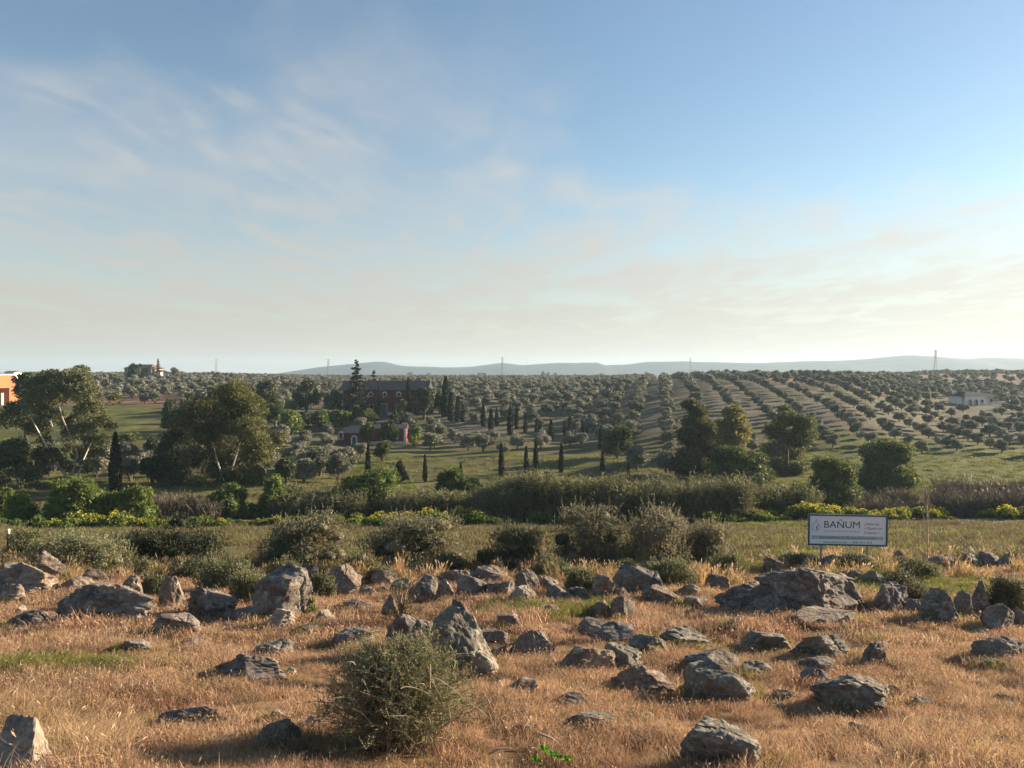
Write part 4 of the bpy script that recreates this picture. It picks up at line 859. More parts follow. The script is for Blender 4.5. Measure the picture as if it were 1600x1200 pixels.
px_tree('eucalyptus_tree', 'thin olive-brown eucalyptus behind the rusty-topped one', 'tree', 1145, 142,
    [(1140, 645, 15, 12), (1152, 658, 16, 12), (1135, 668, 17, 13), (1165, 675, 16, 14), (1150, 688, 22, 13), (1130, 690, 14, 12)], 5000, 0.44, 'euc_gold', [[(1148, 722, 0, .3), (1146, 690, 0, .22), (1142, 650, 0, .08)]], 'bark_grey', core=0.6)
px_tree('pine_tree', 'bushy dark tree with trunk half hidden, beyond the cane thicket', 'tree', 1228, 124,
    [(1225, 655, 20, 14), (1245, 660, 18, 14), (1212, 675, 20, 16), (1240, 685, 24, 18), (1258, 678, 14, 16), (1225, 708, 26, 18), (1250, 712, 16, 14), (1205, 700, 14, 14), (1232, 642, 12, 8), (1215, 728, 18, 14), (1240, 732, 18, 13), (1228, 742, 18, 10), (1256, 732, 12, 10)], 14000, 0.27, 'euc_leaf', [[(1228, 748, 0, .4), (1230, 710, 0, .3), (1230, 660, 0, .12)]], 'bark_grey', core=0.75)

# conifers near the farmhouse
def conifer(px, base, top, wpx, Y, label, mat='fir_leaf', tiers=13, name='fir_tree', droop=0.1, gap=0.5):
    k = Y / F; x = (px - 800) * k; z = ground(x, Y); h = EYE - (top - HOR) * k - z; w = wpx * k
    ge = Geo(); C, A = [], []
    for t in np.linspace(0.08, 0.97, tiers):
        r = w / 2 * (1 - t) ** 0.75 * rng.uniform(0.8, 1.15) + 0.15
        for a in np.arange(0, 6.28, 6.28 / max(4, int(12 * (1 - t) + 5))) + rng.uniform(0, 3):
            zj = rng.normal(0, 0.022) * h; rr = r * rng.uniform(0.6, 1.12); s = np.linspace(0.12, 1, max(4, int(rr / 0.16)))
            C.append(np.stack([np.cos(a) * rr * s, np.sin(a) * rr * s, h * t + zj + rr * 0.18 * s - droop * rr * s ** 2 + rng.normal(0, 0.07, len(s))], -1))
            A.append(np.tile([np.cos(a), np.sin(a), 0.1], (len(s), 1)) + rng.normal(0, gap, (len(s), 3)))
    C, A = np.concatenate(C), np.concatenate(A); ge.leaves(C, A, 0.7, 0.42)
    for q in range(1): ge.leaves(C + rng.normal(0, 0.14, C.shape), A + rng.normal(0, 0.5, A.shape), 0.6, 0.36)
    tg = Geo().tube([(0, 0, -0.3), (0, 0, h * 0.5), (0, 0, h * 0.99)], [0.3, 0.2, 0.03], 6)
    return plant(name, label, 'tree', (x, Y, z), tg.mesh('trunk', M['bark_dark'], True), ge.mesh('crown', M[mat]))
conifer(557, 650, 563, 44, 206, 'tall ragged conifer standing in front of the red farmhouse', tiers=18)
conifer(584, 600, 580, 20, 232, 'small pointed conifer behind the farmhouse roof', tiers=9)
conifer(247, 590, 561, 12, 376, 'dark pointed tree beside the hilltop house', 'cypress_leaf', 10)
conifer(625, 757, 724, 21, 117, 'stubby dark conifer on the grass below the outbuilding', 'fir_leaf', 12, droop=-0.3)

# cypresses
def cypress_proto(i):
    n = 1500; t = rng.random(n) ** 0.85; r = 0.062 * (np.sin(np.clip(t * 0.96 + 0.04, 0, 1) ** 0.55 * math.pi) ** 0.8 + 0.12) * rng.uniform(0.75, 1.12, n); a = rng.uniform(0, 6.28, n)
    lump = 1 + 0.15 * vnoise(a * 1.5, t * 9, i * 3.1)
    C = np.stack([np.cos(a) * r * lump, np.sin(a) * r * lump, 0.02 + t * 0.97], -1)
    A = np.stack([np.cos(a) * 0.35, np.sin(a) * 0.35, np.ones(n)], -1) + rng.normal(0, 0.25, (n, 3))
    ge = Geo().leaves(C, A, 0.055, 0.018)
    zz = np.linspace(0.02, 0.985, 9); ge.tube(np.stack([0 * zz, 0 * zz, zz], -1), 0.052 * (np.sin(zz ** 0.55 * math.pi).clip(0) ** 0.8) + 0.004, 8)
    return ge.mesh('crown', M['cypress_leaf']), Geo().tube([(0, 0, -0.05), (0, 0, 0.12)], [0.014, 0.011], 6).mesh('trunk', M['bark_dark'], True)
CYP = [cypress_proto(i) for i in range(4)]
UP, UPG = 'slim dark cypress in the line stepping down from the red farmhouse', 'cypress line below the farmhouse'
LO, LOG = 'slim dark cypress standing on the open grass terrace below the olives', 'cypresses on the grass terrace'
for i, (px, top, base, wid, lab, grp) in enumerate([
    (696, 588, 652, 1.0, 'tallest dark cypress, at the head of the line by the farmhouse', None), (692.5, 620, 652, 0.9, UP, UPG), (704, 613, 659, 1, UP, UPG), (715, 619, 661, 1, UP, UPG), (723, 632, 659, 1.1, UP, UPG), (755, 631, 666, 1.1, UP, UPG), (767, 638, 677, 1, UP, UPG), (776, 637, 667, 1, UP, UPG), (797, 634, 681, .9, UP, UPG), (807, 632, 671, .8, UP, UPG), (821, 647, 677, 1, UP, UPG), (838, 654, 678, 1, UP, UPG), (843.5, 656, 677, 1.1, UP, UPG), (861, 656, 689, 1.2, UP, UPG), (882, 657, 681, 1.1, UP, UPG), (890, 650, 684, 1.1, UP, UPG), (910, 658, 684, 1.1, UP, UPG), (917, 665, 684, 1.1, UP, UPG),
    (664, 710, 753, .75, LO, LOG), (720, 722, 742, 1.2, LO, LOG), (783, 692, 745, .75, LO, LOG), (822, 697, 740, .85, LO, LOG), (837, 688, 738, .75, LO, LOG), (877, 692, 739, .8, LO, LOG), (939, 664, 704, .9, 'cypress in front of the round green tree, behind another cypress', None), (941, 703, 743, .8, LO, LOG), (982, 722, 748, .8, LO, LOG), (575, 694, 745, .8, LO, LOG),
    (180, 675, 772, .85, 'tall columnar cypress alone between the two big eucalyptus trees', None), (638, 590, 643, .75, 'slender cypress against the red farmhouse wall', None), (592, 603, 645, .5, 'thin cypress beside the farmhouse door', None)]):
    if base < 650: y = 209; x = (px - 800) / F * y; z = ground(x, y)
    else: x, y, z = spot(px, base)
    h = EYE - (top - HOR) / F * y - z; free(px, y, 2.6); free(px, y - 5, 3.6); free(px, y - 9, 3.2)
    e = empty('cypress_tree', (x, y, z), lab, 'tree', grp, rz=rng.uniform(0, 6)); e.scale = (h * wid * 1.5, h * wid * 1.5, h)
    obj('crown', CYP[i % 4][0], e); obj('trunk', CYP[i % 4][1], e)

# broadleaf trees and bushes by the stream
G1 = 'bright green trees by the stream'
for a in [
    (118, 813, 98, 58, 'bright_leaf', 'wide bright-green bush below the tall forked eucalyptus'), (178, 813, 44, 40, 'bright_leaf', 'small bright-green bush leaning on the wide one'), (212, 813, 60, 52, 'bright_leaf', 'round bright-green bush under the lone columnar cypress'),
    (32, 812, 46, 34, 'bright_leaf', 'low yellow-green bush left over from a hedge below the eucalyptus'), (4, 808, 34, 40, 'bright_leaf', 'dark green bush beside the low yellow-green one'), (355, 812, 66, 54, 'bright_leaf', 'upright fresh-green bush at the end of the brown scrub'), (428, 806, 52, 55, 'bright_leaf', 'rounded green bush beside the reed strip, below the golden eucalyptus'),
    (400, 808, 30, 20, 'bright_leaf', 'little green bush between two taller fresh-green ones'),
    (580, 802, 88, 68, 'bright_leaf', 'large rich-green tree with lit right side in the middle of the reeds'), (703, 772, 50, 36, 'bright_leaf', 'yellow-green bush above the reeds near a small cypress'), (735, 774, 40, 24, 'bright_leaf', 'smaller yellow-green bush touching its taller neighbour above the reeds'),
    (1150, 760, 108, 56, 'mid_leaf', 'broad sprawling green tree right behind the cane thicket'), (1300, 792, 94, 68, 'mid_leaf', 'dense rounded dark-green tree above the yellow flowers'), (1385, 768, 92, 70, 'mid_leaf', 'big lobed green tree beyond the dense rounded one'),
]: tree(*a, name='broadleaf_tree', nl=13, dens=1.25, z0=0.03, skirt=True)
for a in [(415, 640, 42, 44, 'dark_leaf', 'dark round-topped tree left of the farmhouse', 212), (478, 642, 48, 48, 'dark_leaf', 'larger dark tree nearer the farmhouse corner', 212), (522, 645, 34, 36, 'dark_leaf', 'dark tree touching the farmhouse corner', 206), (663, 648, 46, 42, 'dark_leaf', 'spreading dark pine at the sunny end of the farmhouse', 204), (688, 645, 30, 34, 'bright_leaf', 'rounded lit green tree beside the tallest cypress', 212),
          (965, 722, 52, 62, 'mid_leaf', 'round green tree behind a pair of cypresses', 140), (647, 700, 24, 34, 'bright_leaf', 'fresh-green small tree at the end of the outbuilding', 164), (608, 692, 30, 38, 'mid_leaf', 'loose tree before the crimson wall of the outbuilding', 163), (574, 690, 28, 30, 'mid_leaf', 'leafy tree beside the door of the outbuilding', 162), (598, 722, 36, 34, 'mid_leaf', 'green tree on the slope below the outbuilding', 140),
          (628, 650, 16, 26, 'bright_leaf', 'small lit tree by the farmhouse terrace', 206), (456, 672, 44, 34, 'bright_leaf', 'bright shrub mass on the slope left of the outbuilding', 180), (430, 655, 36, 28, 'mid_leaf', 'green tree on the slope under the dark round-topped tree', 190), (500, 668, 40, 26, 'bright_leaf', 'bright green garden tree above the outbuilding roof', 186), (532, 664, 34, 24, 'bright_leaf', 'bright green garden tree below the farmhouse corner', 190), (558, 655, 30, 22, 'mid_leaf', 'green garden tree in front of the ragged conifer', 196), (575, 662, 34, 24, 'mid_leaf', 'garden tree below the farmhouse door', 192), (618, 662, 26, 20, 'dark_leaf', 'dark garden shrub below the terrace wall', 192),
          (268, 668, 34, 44, 'dark_leaf', 'dark bushy tree at the edge of the open green field', 172), (203, 700, 40, 24, 'mid_leaf', 'dark hedge tree crossing the open green field', 160), (1060, 745, 40, 36, 'dark_leaf', 'shaded bush at the foot of the rusty-topped eucalyptus', 126), (213, 586, 26, 17, 'dark_leaf', 'dark tree in front of the hilltop house', 372), (275, 594, 18, 20, 'olive_leaf', 'pale thin tree beside the hilltop house', 380)]:
    tree(*a[:6], Y=a[6], name='broadleaf_tree', nl=9, dens=0.8, z0=0.06); free(a[0], a[6], a[2] / F * a[6] * 0.5)

for px, Y, w_, h_, m_, lab in [(205, 118, 46, 42, 'olive_leaf', 'grey olive left of the columnar cypress foot'), (238, 116, 44, 46, 'dark_leaf', 'shaded bush against the dark tree and columnar cypress'), (150, 122, 40, 36, 'olive_leaf', 'grey olive behind the forked trunks'), (228, 128, 40, 36, 'olive_leaf', 'grey olive behind the columnar cypress'), (195, 136, 40, 34, 'olive_leaf', 'grey olive at the lower edge of the open field'), (162, 140, 40, 34, 'olive_leaf', 'grey olive peeping past the forked eucalyptus'), (245, 138, 40, 40, 'dark_leaf', 'dark bush before the green field and dark tree'), (130, 132, 40, 34, 'dark_leaf', 'dark bush showing between the forked trunks'), (85, 128, 46, 38, 'dark_leaf', 'dark bush under the forked eucalyptus crown'), (448, 112, 46, 44, 'dark_leaf', 'dark bush touching the golden eucalyptus skirt'), (475, 117, 44, 42, 'olive_leaf', 'broad olive beside the golden eucalyptus'), (528, 119, 46, 44, 'olive_leaf', 'broad olive above the reed strip'), (500, 126, 46, 44, 'olive_leaf', 'big grey olive between the golden eucalyptus and outbuilding'), (1040, 128, 40, 34, 'olive_leaf', 'grey olive left of the rusty-topped eucalyptus'), (995, 131, 40, 38, 'olive_leaf', 'grey olive beside the last small cypress of the terrace')]:
    gy = HOR + (EYE - ground((px - 800) / F * Y, Y)) / Y * F
    tree(px, gy, w_, h_, m_, lab, Y=Y, name='olive_tree' if m_ == 'olive_leaf' else 'broadleaf_tree', nl=9, dens=0.8, z0=0.1); free(px, Y, 4.2)
# distant clumps on the plain behind the groves
for px in (640, 670, 750, 757, 848, 856, 868, 940, 1010, 1180, 1190, 1205, 1300):
    tree(px, 588, rng.uniform(7, 12), rng.uniform(5, 9), 'dark_leaf', 'tiny dark tree far out on the plain below the hills', Y=rng.uniform(1300, 1900), name='broadleaf_tree', group='far trees on the plain', nl=6, dens=0.1, leaf=2.2, core=0.9)

# olives: the 300 nearest in view are trees of their own, the rest one mass
OP = olive_points(); u = OP[:, 0] / OP[:, 1]
inview = np.abs(u) < 0.70
# hidden behind the two big eucalyptus crowns
hid = ((u < -0.54) | ((u > -0.47) & (u < -0.32))) & (OP[:, 1] < 200)
order = np.argsort(np.where(inview & ~hid, OP[:, 1], 1e9)); near_i = order[:300]; rest = np.setdiff1d(np.arange(len(OP)), near_i)
protos = []
for j, i in enumerate(near_i):
    x, y = OP[i]; uu = x / y; loc = (x, y, ground(x, y) - 0.05); sc = 0.9 * (rng.uniform(0.8, 1.15) if rng.random() < 0.85 else rng.uniform(0.5, 0.75)) * (1 - 0.27 * float(sst(0.18, 0.32, uu)))
    if uu > 0.30 and y < 160: lab, grp = 'grey-green olive tree at the grassy foot of the hillside rows', 'olives at the foot of the hillside rows'
    elif uu > 0.30 and y < 178: lab, grp = 'grey-green olive tree part-way up the straight rows on the bare hillside', 'olives part-way up the hillside rows'
    elif uu > 0.30: lab, grp = 'grey-green olive tree in the upper stretch of the hillside rows', 'olives in the upper hillside rows'
    elif uu > 0.13: lab, grp = 'grey-green olive tree on the slope around the rusty-topped eucalyptus', 'olives behind the rusty-topped eucalyptus'
    elif uu > -0.13: lab, grp = 'rounded olive tree in the grove among the two lines of cypresses', 'olives among the cypress lines'
    elif uu > -0.30: lab, grp = 'olive tree in the grove around the red outbuilding', 'olives round the outbuilding'
    else: lab, grp = 'olive tree beside the open green field behind the eucalyptus trees', 'olives by the green field'
    if j < 7:
        e = empty('olive_tree', loc, lab, 'tree', grp, rng.uniform(0, 6.28)); obj('trunk', OLV[j][1], e); obj('crown', OLV[j][0], e); e.scale = (sc,) * 3; protos.append(e)
    else: copy_thing(protos[j % 7], loc, rng.uniform(0, 6.28), sc, lab, grp)
RP = OP[rest]; Z = terrain(RP[:, 0], RP[:, 1]) - 0.05
scatter('distant_olive_grove', np.column_stack([RP, Z]), OLF, label='grey-green mass of olive groves covering the far hillsides', cat='grove', sc=0.92 * rng.uniform(0.72, 1.14, len(RP)) * (1 - 0.23 * sst(0.18, 0.32, RP[:, 0] / RP[:, 1]) * (1 - sst(250, 400, RP[:, 1]))))

# ------------------------------------------------------------------ canes, scrub and flowering weeds along the stream
def cane_clump(i, n=26, h=4.6, dry=0.45):
    ge = Geo()
    for k in range(n):
        b = np.array([*rng.normal(0, 0.55, 2), -0.2]); hh = h * rng.uniform(0.6, 1.08); ln = rng.normal(0, 0.16, 2) + np.array([-0.05, 0]); t = np.linspace(0, 1, 4)
        P = np.stack([b[0] + ln[0] * hh * t ** 1.6, b[1] + ln[1] * hh * t ** 1.6, b[2] + hh * t], -1); ge.tube(P, [0.022, 0.02, 0.016, 0.008], 3, m=1)
        m = 15; s = np.sort(rng.uniform(0.12, 1.0, m)); C = np.stack([np.interp(s, t, P[:, q]) for q in range(3)], -1); a = rng.uniform(0, 6.28, m)
        A = np.stack([np.cos(a), np.sin(a), rng.uniform(0.1, 1.5, m)], -1); C = C + A / np.linalg.norm(A, axis=1, keepdims=True) * 0.25
        g = s > dry + rng.normal(0, 0.1, m)
        for mm, sel in ((0, g), (1, ~g)):
            if sel.any(): ge.leaves(C[sel], A[sel], 0.6, 0.085, m=mm)
    return ge.mesh('cane', [M['cane_green'], M['cane_dry']])
CANE = [cane_clump(i) for i in range(4)]
CANE_LOW = [cane_clump(i, 22, 2.9, 0.5) for i in range(3)]
def strip(px0, px1, Y0, Y1, dens, taper=True):
    """random ground points in a strip, given by its ends in view and its depth range"""
    xa, xb = (px0 - 800) / F, (px1 - 800) / F; A = (xb - xa) * (Y0 + Y1) / 2 * (Y1 - Y0); n = int(A * dens)
    y = rng.uniform(Y0, Y1, n); uu = rng.uniform(xa, xb, n); x = uu * y; return np.column_stack([x, y, terrain(x, y) - 0.05]), (uu - xa) / (xb - xa)
P, t = strip(745, 1165, 78.5, 86, 2.2); sc = (0.72 + 0.28 * sst(0, 0.25, t)) * (1 - 0.1 * sst(0.9, 1, t)) * (0.95 + 0.24 * vnoise(P[:, 0] / 2.2, P[:, 1] / 2.2, seed=61)) * rng.uniform(0.85, 1.1, len(P)); vv = EYE - (750 - HOR) / F * P[:, 1] - P[:, 2]
scatter('cane_thicket', P, CANE, sc=sc, label='tall dense thicket of giant cane beside the stream', cat='cane', tilt=0.05)
P, t = strip(610, 770, 84, 91, 1.6); scatter('cane_thicket', P, CANE_LOW, sc=rng.uniform(0.8, 1.15, len(P)), label='lower cane between the rich-green tree and the tall thicket', cat='cane', tilt=0.08)
P, t = strip(440, 560, 86, 93, 1.6); scatter('cane_thicket', P, CANE_LOW, sc=rng.uniform(0.8, 1.2, len(P)), label='greyish reed strip left of the rich-green tree', cat='cane', tilt=0.08)
P, t = strip(1165, 1262, 83, 88, 1.8); scatter('cane_thicket', P, CANE_LOW, sc=rng.uniform(1.0, 1.4, len(P)), label='brown drying cane clump next to the dense rounded tree', cat='cane', tilt=0.1)
def brush_clump(i, h=2.3, n=60):
    ge = Geo()
    for k in range(n):
        b = np.array([*rng.normal(0, 0.35, 2), -0.1]); d = np.array([*rng.normal(0, 0.45, 2), 1.0]); hh = h * rng.uniform(0.5, 1.05); t = np.linspace(0, 1, 4)[:, None]
        P = b + d * hh * t * np.array([0.7, 0.7, 1.0]); P[1:] += rng.normal(0, 0.1, (3, 3)); ge.tube(P, [0.02, 0.016, 0.012, 0.006], 3)
        s = rng.uniform(0.3, 1, 7)[:, None]; C = b + d * hh * s * np.array([0.7, 0.7, 1.0]); ge.leaves(C, rng.normal(0, 0.5, (7, 3)) + [0, 0, 0.8], 0.5, 0.045)
    return ge.mesh('brush', M['dead_brush'])
BR = [brush_clump(i) for i in range(4)]
P, t = strip(1475, 1680, 84, 96, 0.75); scatter('brown_scrub', P, BR, sc=rng.uniform(0.9, 1.7, len(P)), label='leafless brown scrub massed beyond the yellow flowers', cat='scrub')
P, t = strip(242, 335, 84, 92, 0.9); scatter('brown_scrub', P, BR, sc=rng.uniform(0.8, 1.4, len(P)), label='brown twiggy scrub under the golden eucalyptus', cat='scrub')
P, t = strip(1340, 1480, 88, 97, 0.3); scatter('brown_scrub', P, BR, sc=rng.uniform(0.5, 1.0, len(P)), label='sparse brown scrub below the big lobed tree', cat='scrub')
def weed_clump(i, fl, h=1.1, r=0.75, n=230):
    ge = Geo(); blob_leaves(ge, [(0, 0, h * 0.4, r, r, h * 0.5), (r * 0.4, 0.1, h * 0.5, r * 0.6, r * 0.6, h * 0.4), (-r * 0.35, -0.1, h * 0.45, r * 0.6, r * 0.55, h * 0.42)], n, 0.26, 0.13, up=0.6, core=0.7)
    if fl:
        k = fl; a = rng.uniform(0, 6.28, k); q = r * np.sqrt(rng.random(k)); C = np.stack([q * np.cos(a), q * np.sin(a), h * (0.95 - 0.45 * (q / r) ** 2) + rng.uniform(-0.05, 0.2, k)], -1)
        ge.leaves(C, rng.normal(0, 1, (k, 3)), 0.12, 0.11, m=1)
    return ge.mesh('weed', [M['weed_leaf'], M['flower']])
WF = [weed_clump(i, (50, 90, 130)[i]) for i in range(3)]; WG = [weed_clump(i, 0 if i else 12) for i in range(3)]
pts = []; idx = []
def weeds(px0, px1, Y0, Y1, dens, yellow):
    P, t = strip(px0, px1, Y0, Y1, dens); pts.append(P); idx.append(np.where(rng.random(len(P)) < yellow, rng.integers(0, 3, len(P)), rng.integers(3, 6, len(P))))
for a in [(-60, 110, 67, 72, 1.0, .3), (90, 245, 69, 75, 1.1, .35), (240, 420, 72, 77, .8, .15), (420, 560, 72, 77, .9, .2), (500, 705, 70, 76, 1.1, .25), (690, 800, 73, 78, .9, .06), (790, 1170, 75.5, 78, .7, .01), (1165, 1260, 76, 82, 1.2, .25), (1230, 1420, 77, 83.5, 1.2, .75), (1390, 1525, 78.5, 84, 1.1, .8), (1540, 1680, 79, 84, 1.0, .55), (1240, 1340, 104, 112, .5, .6)]: weeds(*a)
P = np.concatenate(pts); I = np.concatenate(idx); kk = fbm(P[:, 0] / 3, P[:, 1] / 2, seed=79) > -0.35; P, I = P[kk], I[kk]; P[:, 1] += 1.6 * vnoise(P[:, 0] / 9, 0, seed=80); P[:, 2] = terrain(P[:, 0], P[:, 1]) - 0.05
scatter('flowering_weeds', P, WF + WG, vi=I, sc=rng.uniform(0.6, 1.2, len(P)) * (1 + 0.45 * fbm(P[:, 0] / 4, P[:, 1] / 4, seed=77)).clip(0.45, 1.8), label='green weeds topped with yellow flowers along the stream bank', cat='weeds')

# ------------------------------------------------------------------ shrubs on the slope
def shrub(px, base, wpx, hpx, mat, label, n=7000, nl=12, leaf=None, name='shrub', z0=0.0, core=0.5, twigs=0, group=None, sprigs=260):
    x, y, z = spot(px, base); k = y / F; w, h = wpx * k * 1.06, hpx * k * 1.12; d = w * 0.8; y += d * 0.35; z = ground(x, y); 
    w *= 1.12; bl = lobes(w * 0.98, d, h * 0.98, h * z0, nl, size=(0.3, 0.46)); bl += [(math.cos(a) * w * 0.3, math.sin(a) * d * 0.3, h * rng.uniform(0.12, 0.26), w * 0.2, d * 0.22, h * 0.26) for a in np.arange(0, 6.28, 0.8)]; L = leaf or 0.0023 * y
    ge = blob_leaves(Geo(), bl, int(n * 1.1), L * 1.3, L * 0.62, core=core, up=0.45)
    B = np.array(bl); pk = rng.integers(0, len(B), sprigs); dv = rng.normal(size=(sprigs, 3)); dv[:, 2] = np.abs(dv[:, 2]); dv /= np.linalg.norm(dv, axis=1, keepdims=True)
    O = B[pk, :3] + dv * B[pk, 3:] * 0.95; A = dv * 0.5 + np.array([-0.05, 0, 0.75]) + rng.normal(0, 0.18, (sprigs, 3)); A /= np.linalg.norm(A, axis=1, keepdims=True)
    ln = h * rng.uniform(0.08, 0.24, sprigs); s = np.tile(np.linspace(0.1, 1, 8), sprigs); O8, A8, l8 = np.repeat(O, 8, 0), np.repeat(A, 8, 0), np.repeat(ln, 8)
    ge.leaves(O8 + A8 * (s * l8)[:, None], A8 + rng.normal(0, 0.55, A8.shape), L * 1.15, L * 0.5)
    tg = Geo(); limb_set(tg, [(b[0], b[1], b[2]) for b in bl], 0.03 * h + 0.01, base=(0, 0, -0.15), sides=4)
    if twigs:
        tops = O[:twigs] + A[:twigs] * ln[:twigs, None] * 1.1; limb_set(tg, tops, 0.012, base=(0, 0, 0.1), sides=3)
    return plant(name, label, 'shrub', (x, y, z), tg.mesh('stems', M['twig'], True), ge.mesh('foliage', M[mat]), group, names=('stems', 'foliage'))
shrub(258, 888, 132, 72, 'dark_shrub', 'dense dark shrub standing behind the upright rusty boulder', 9000)
shrub(468, 884, 135, 74, 'salt_leaf', 'rounded grey-green shrub behind the big domed boulder', 9000)
shrub(645, 890, 158, 76, 'salt_leaf', 'widest spreading grey-green shrub with loose upright shoots', 10000, sprigs=500)
shrub(805, 892, 88, 60, 'sage_leaf', 'pale open shrub next to the widest spreading one', 5500, sprigs=400, core=0.5)
shrub(925, 894, 118, 92, 'salt_leaf', 'tall grey-leaved shrub, first of the joined clump', 8500)
shrub(1030, 894, 112, 88, 'salt_leaf', 'tall grey-leaved shrub in the middle of the joined clump', 8500)
shrub(1102, 888, 90, 72, 'salt_leaf', 'grey-leaved shrub at the end of the joined clump by tall straw', 6500)
shrub(100, 888, 150, 52, 'sage_leaf', 'low sprawling pale scrub behind the rounded dark boulder', 6500, core=0.45, sprigs=600)
shrub(180, 880, 70, 40, 'sage_leaf', 'pale brown-green scrub between the sprawling scrub and dark shrub', 3500, core=0.4, sprigs=300)
shrub(1050, 922, 82, 40, 'sage_leaf', 'pale bushy tuft before the joined grey shrubs', 4500, core=0.4, sprigs=500)
shrub(908, 930, 50, 36, 'sage_leaf', 'small pale bush spilling over a dark slab', 3000, core=0.4, sprigs=300)
shrub(345, 930, 90, 44, 'sage_leaf', 'pale green scrub between the lichened boulder and rusty boulder', 5000, core=0.4, sprigs=500)
shrub(385, 945, 60, 44, 'sage_leaf', 'soft green scrub at the side of the big domed boulder', 4000, core=0.4, sprigs=400)
shrub(500, 938, 40, 34, 'sage_leaf', 'little pale shrub between the domed and the blocky boulder', 2500, core=0.4, sprigs=250)
shrub(475, 962, 30, 30, 'weed_leaf', 'small green weed against the domed boulder', 1500, core=0.3, sprigs=150)
shrub(590, 915, 44, 24, 'sage_leaf', 'thin pale shrub behind the blocky dark boulder', 2500, core=0.3, sprigs=260)
shrub(1425, 950, 62, 46, 'salt_leaf', 'green-gold tuft of brush between two dark boulders', 4500, core=0.45, sprigs=500)
shrub(1585, 965, 60, 56, 'salt_leaf', 'dark green brush beside the tall pointed rock', 4500, core=0.5, sprigs=400)
shrub(232, 935, 42, 30, 'sage_leaf', 'pale weeds between the two upright rusty rocks', 2500, core=0.3, sprigs=260)
shrub(430, 888, 40, 26, 'sage_leaf', 'light feathery weed in front of the rounded grey-green shrub', 1800, core=0.2, sprigs=300)
shrub(627, 985, 46, 66, 'dark_shrub', 'thin dark sapling beside the broad dark boulder', 130, core=0.0, sprigs=70, leaf=0.045, twigs=45)

for px, py, w_, h_ in [(300, 908, 84, 36), (560, 902, 60, 30), (700, 902, 54, 26), (860, 908, 60, 34), (985, 905, 50, 26), (440, 918, 52, 40), (1142, 905, 50, 32), (1445, 905, 60, 26), (1250, 892, 54, 22), (30, 880, 60, 40), (1340, 898, 60, 26), (765, 892, 50, 26), (210, 905, 60, 26)]:
    shrub(px, py, w_, h_, 'sage_leaf', 'low straggling pale scrub growing between the rocks of the meadow edge', 2200, core=0.25, sprigs=380, group='pale scrub between the rocks')
def feathery_shrub():
    x, y, z = spot(612, 1186); k = y / F; w, h = 290 * k, 168 * k; y += w * 0.25; z = ground(x, y)
    e = empty('shrub', (x, y, z), 'feathery grey-green shrub with curling twigs before the broad dark boulder', 'shrub')
    st, fo, dead = Geo(), Geo(), Geo(); C, A, LL = [], [], []
    for i in range(560):
        a = rng.uniform(0, 6.283); el = rng.uniform(0.05, 1.0) ** 0.75; ell = np.array([math.cos(a) * w * 0.52 * math.cos(el * 1.35), math.sin(a) * w * 0.45 * math.cos(el * 1.35), h * (0.12 + 0.86 * math.sin(el * 1.5))]) * rng.uniform(0.72, 1.06)
        b = np.array([*rng.normal(0, w * 0.10, 2), -0.03]); t = np.linspace(0, 1, 9)[:, None]; mid = b + (ell - b) * np.array([0.35, 0.35, 0.75])
        P = (1 - t) ** 2 * b + 2 * t * (1 - t) * mid + t ** 2 * ell; wob = rng.normal(0, 0.016, (9, 3)).cumsum(0); P = P + wob * t
        st.tube(P, np.linspace(0.006, 0.0022, 9), 3)
        for q in range(7):                                   # side twigs carrying the leaves
            s0 = rng.uniform(0.42, 1.0); p0 = np.array([np.interp(s0, t[:, 0], P[:, c]) for c in range(3)]); d = (ell - b) / np.linalg.norm(ell - b) * 0.4 + rng.normal(0, 0.55, 3) + np.array([0, 0, 0.35]); d /= np.linalg.norm(d); l = rng.uniform(0.08, 0.22)
            tt = np.linspace(0, 1, 3)[:, None]; Q = p0 + d * l * tt + rng.normal(0, 0.014, (3, 3)).cumsum(0) * tt; st.tube(Q, np.linspace(0.003, 0.0014, 3), 3)
            m = 11; s = rng.uniform(0.05, 1.02, m); C.append(np.stack([np.interp(s, tt[:, 0], Q[:, c]) for c in range(3)], -1) + rng.normal(0, 0.006, (m, 3))); A.append(np.tile(d, (m, 1)) + rng.normal(0, 0.55, (m, 3)))
    C, A = np.concatenate(C), np.concatenate(A); fo.leaves(C, A, 0.034 * rng.uniform(0.6, 1.4, len(C)), 0.0085)
    for i in range(26):                                      # bare pale curls
        a = rng.uniform(3.4, 6.0); p0 = np.array([math.cos(a) * w * rng.uniform(0.1, 0.45), math.sin(a) * w * rng.uniform(0.2, 0.42), h * rng.uniform(0.3, 0.95)]); t = np.linspace(0, 1, 8)[:, None]; d = rng.normal(0, 1, 3) * [1, 0.5, 0.8] + [0, -0.3, 0.4]; d /= np.linalg.norm(d)
        P = p0 + d * 0.2 * t + np.array([rng.uniform(-.14, .14), 0, -0.17]) * t ** 2; obj('dead_twig', Geo().tube(P, np.linspace(0.0045, 0.002, 8), 4).mesh('dead_twig', M['twig_pale']), e)
    obj('stems', st.mesh('stems', M['twig']), e); obj('foliage', fo.mesh('foliage', foliage('feathery_leaf', [(0.115, 0.138, 0.066), (0.185, 0.205, 0.108), (0.27, 0.275, 0.155)], 0.3)), e)
feathery_shrub()

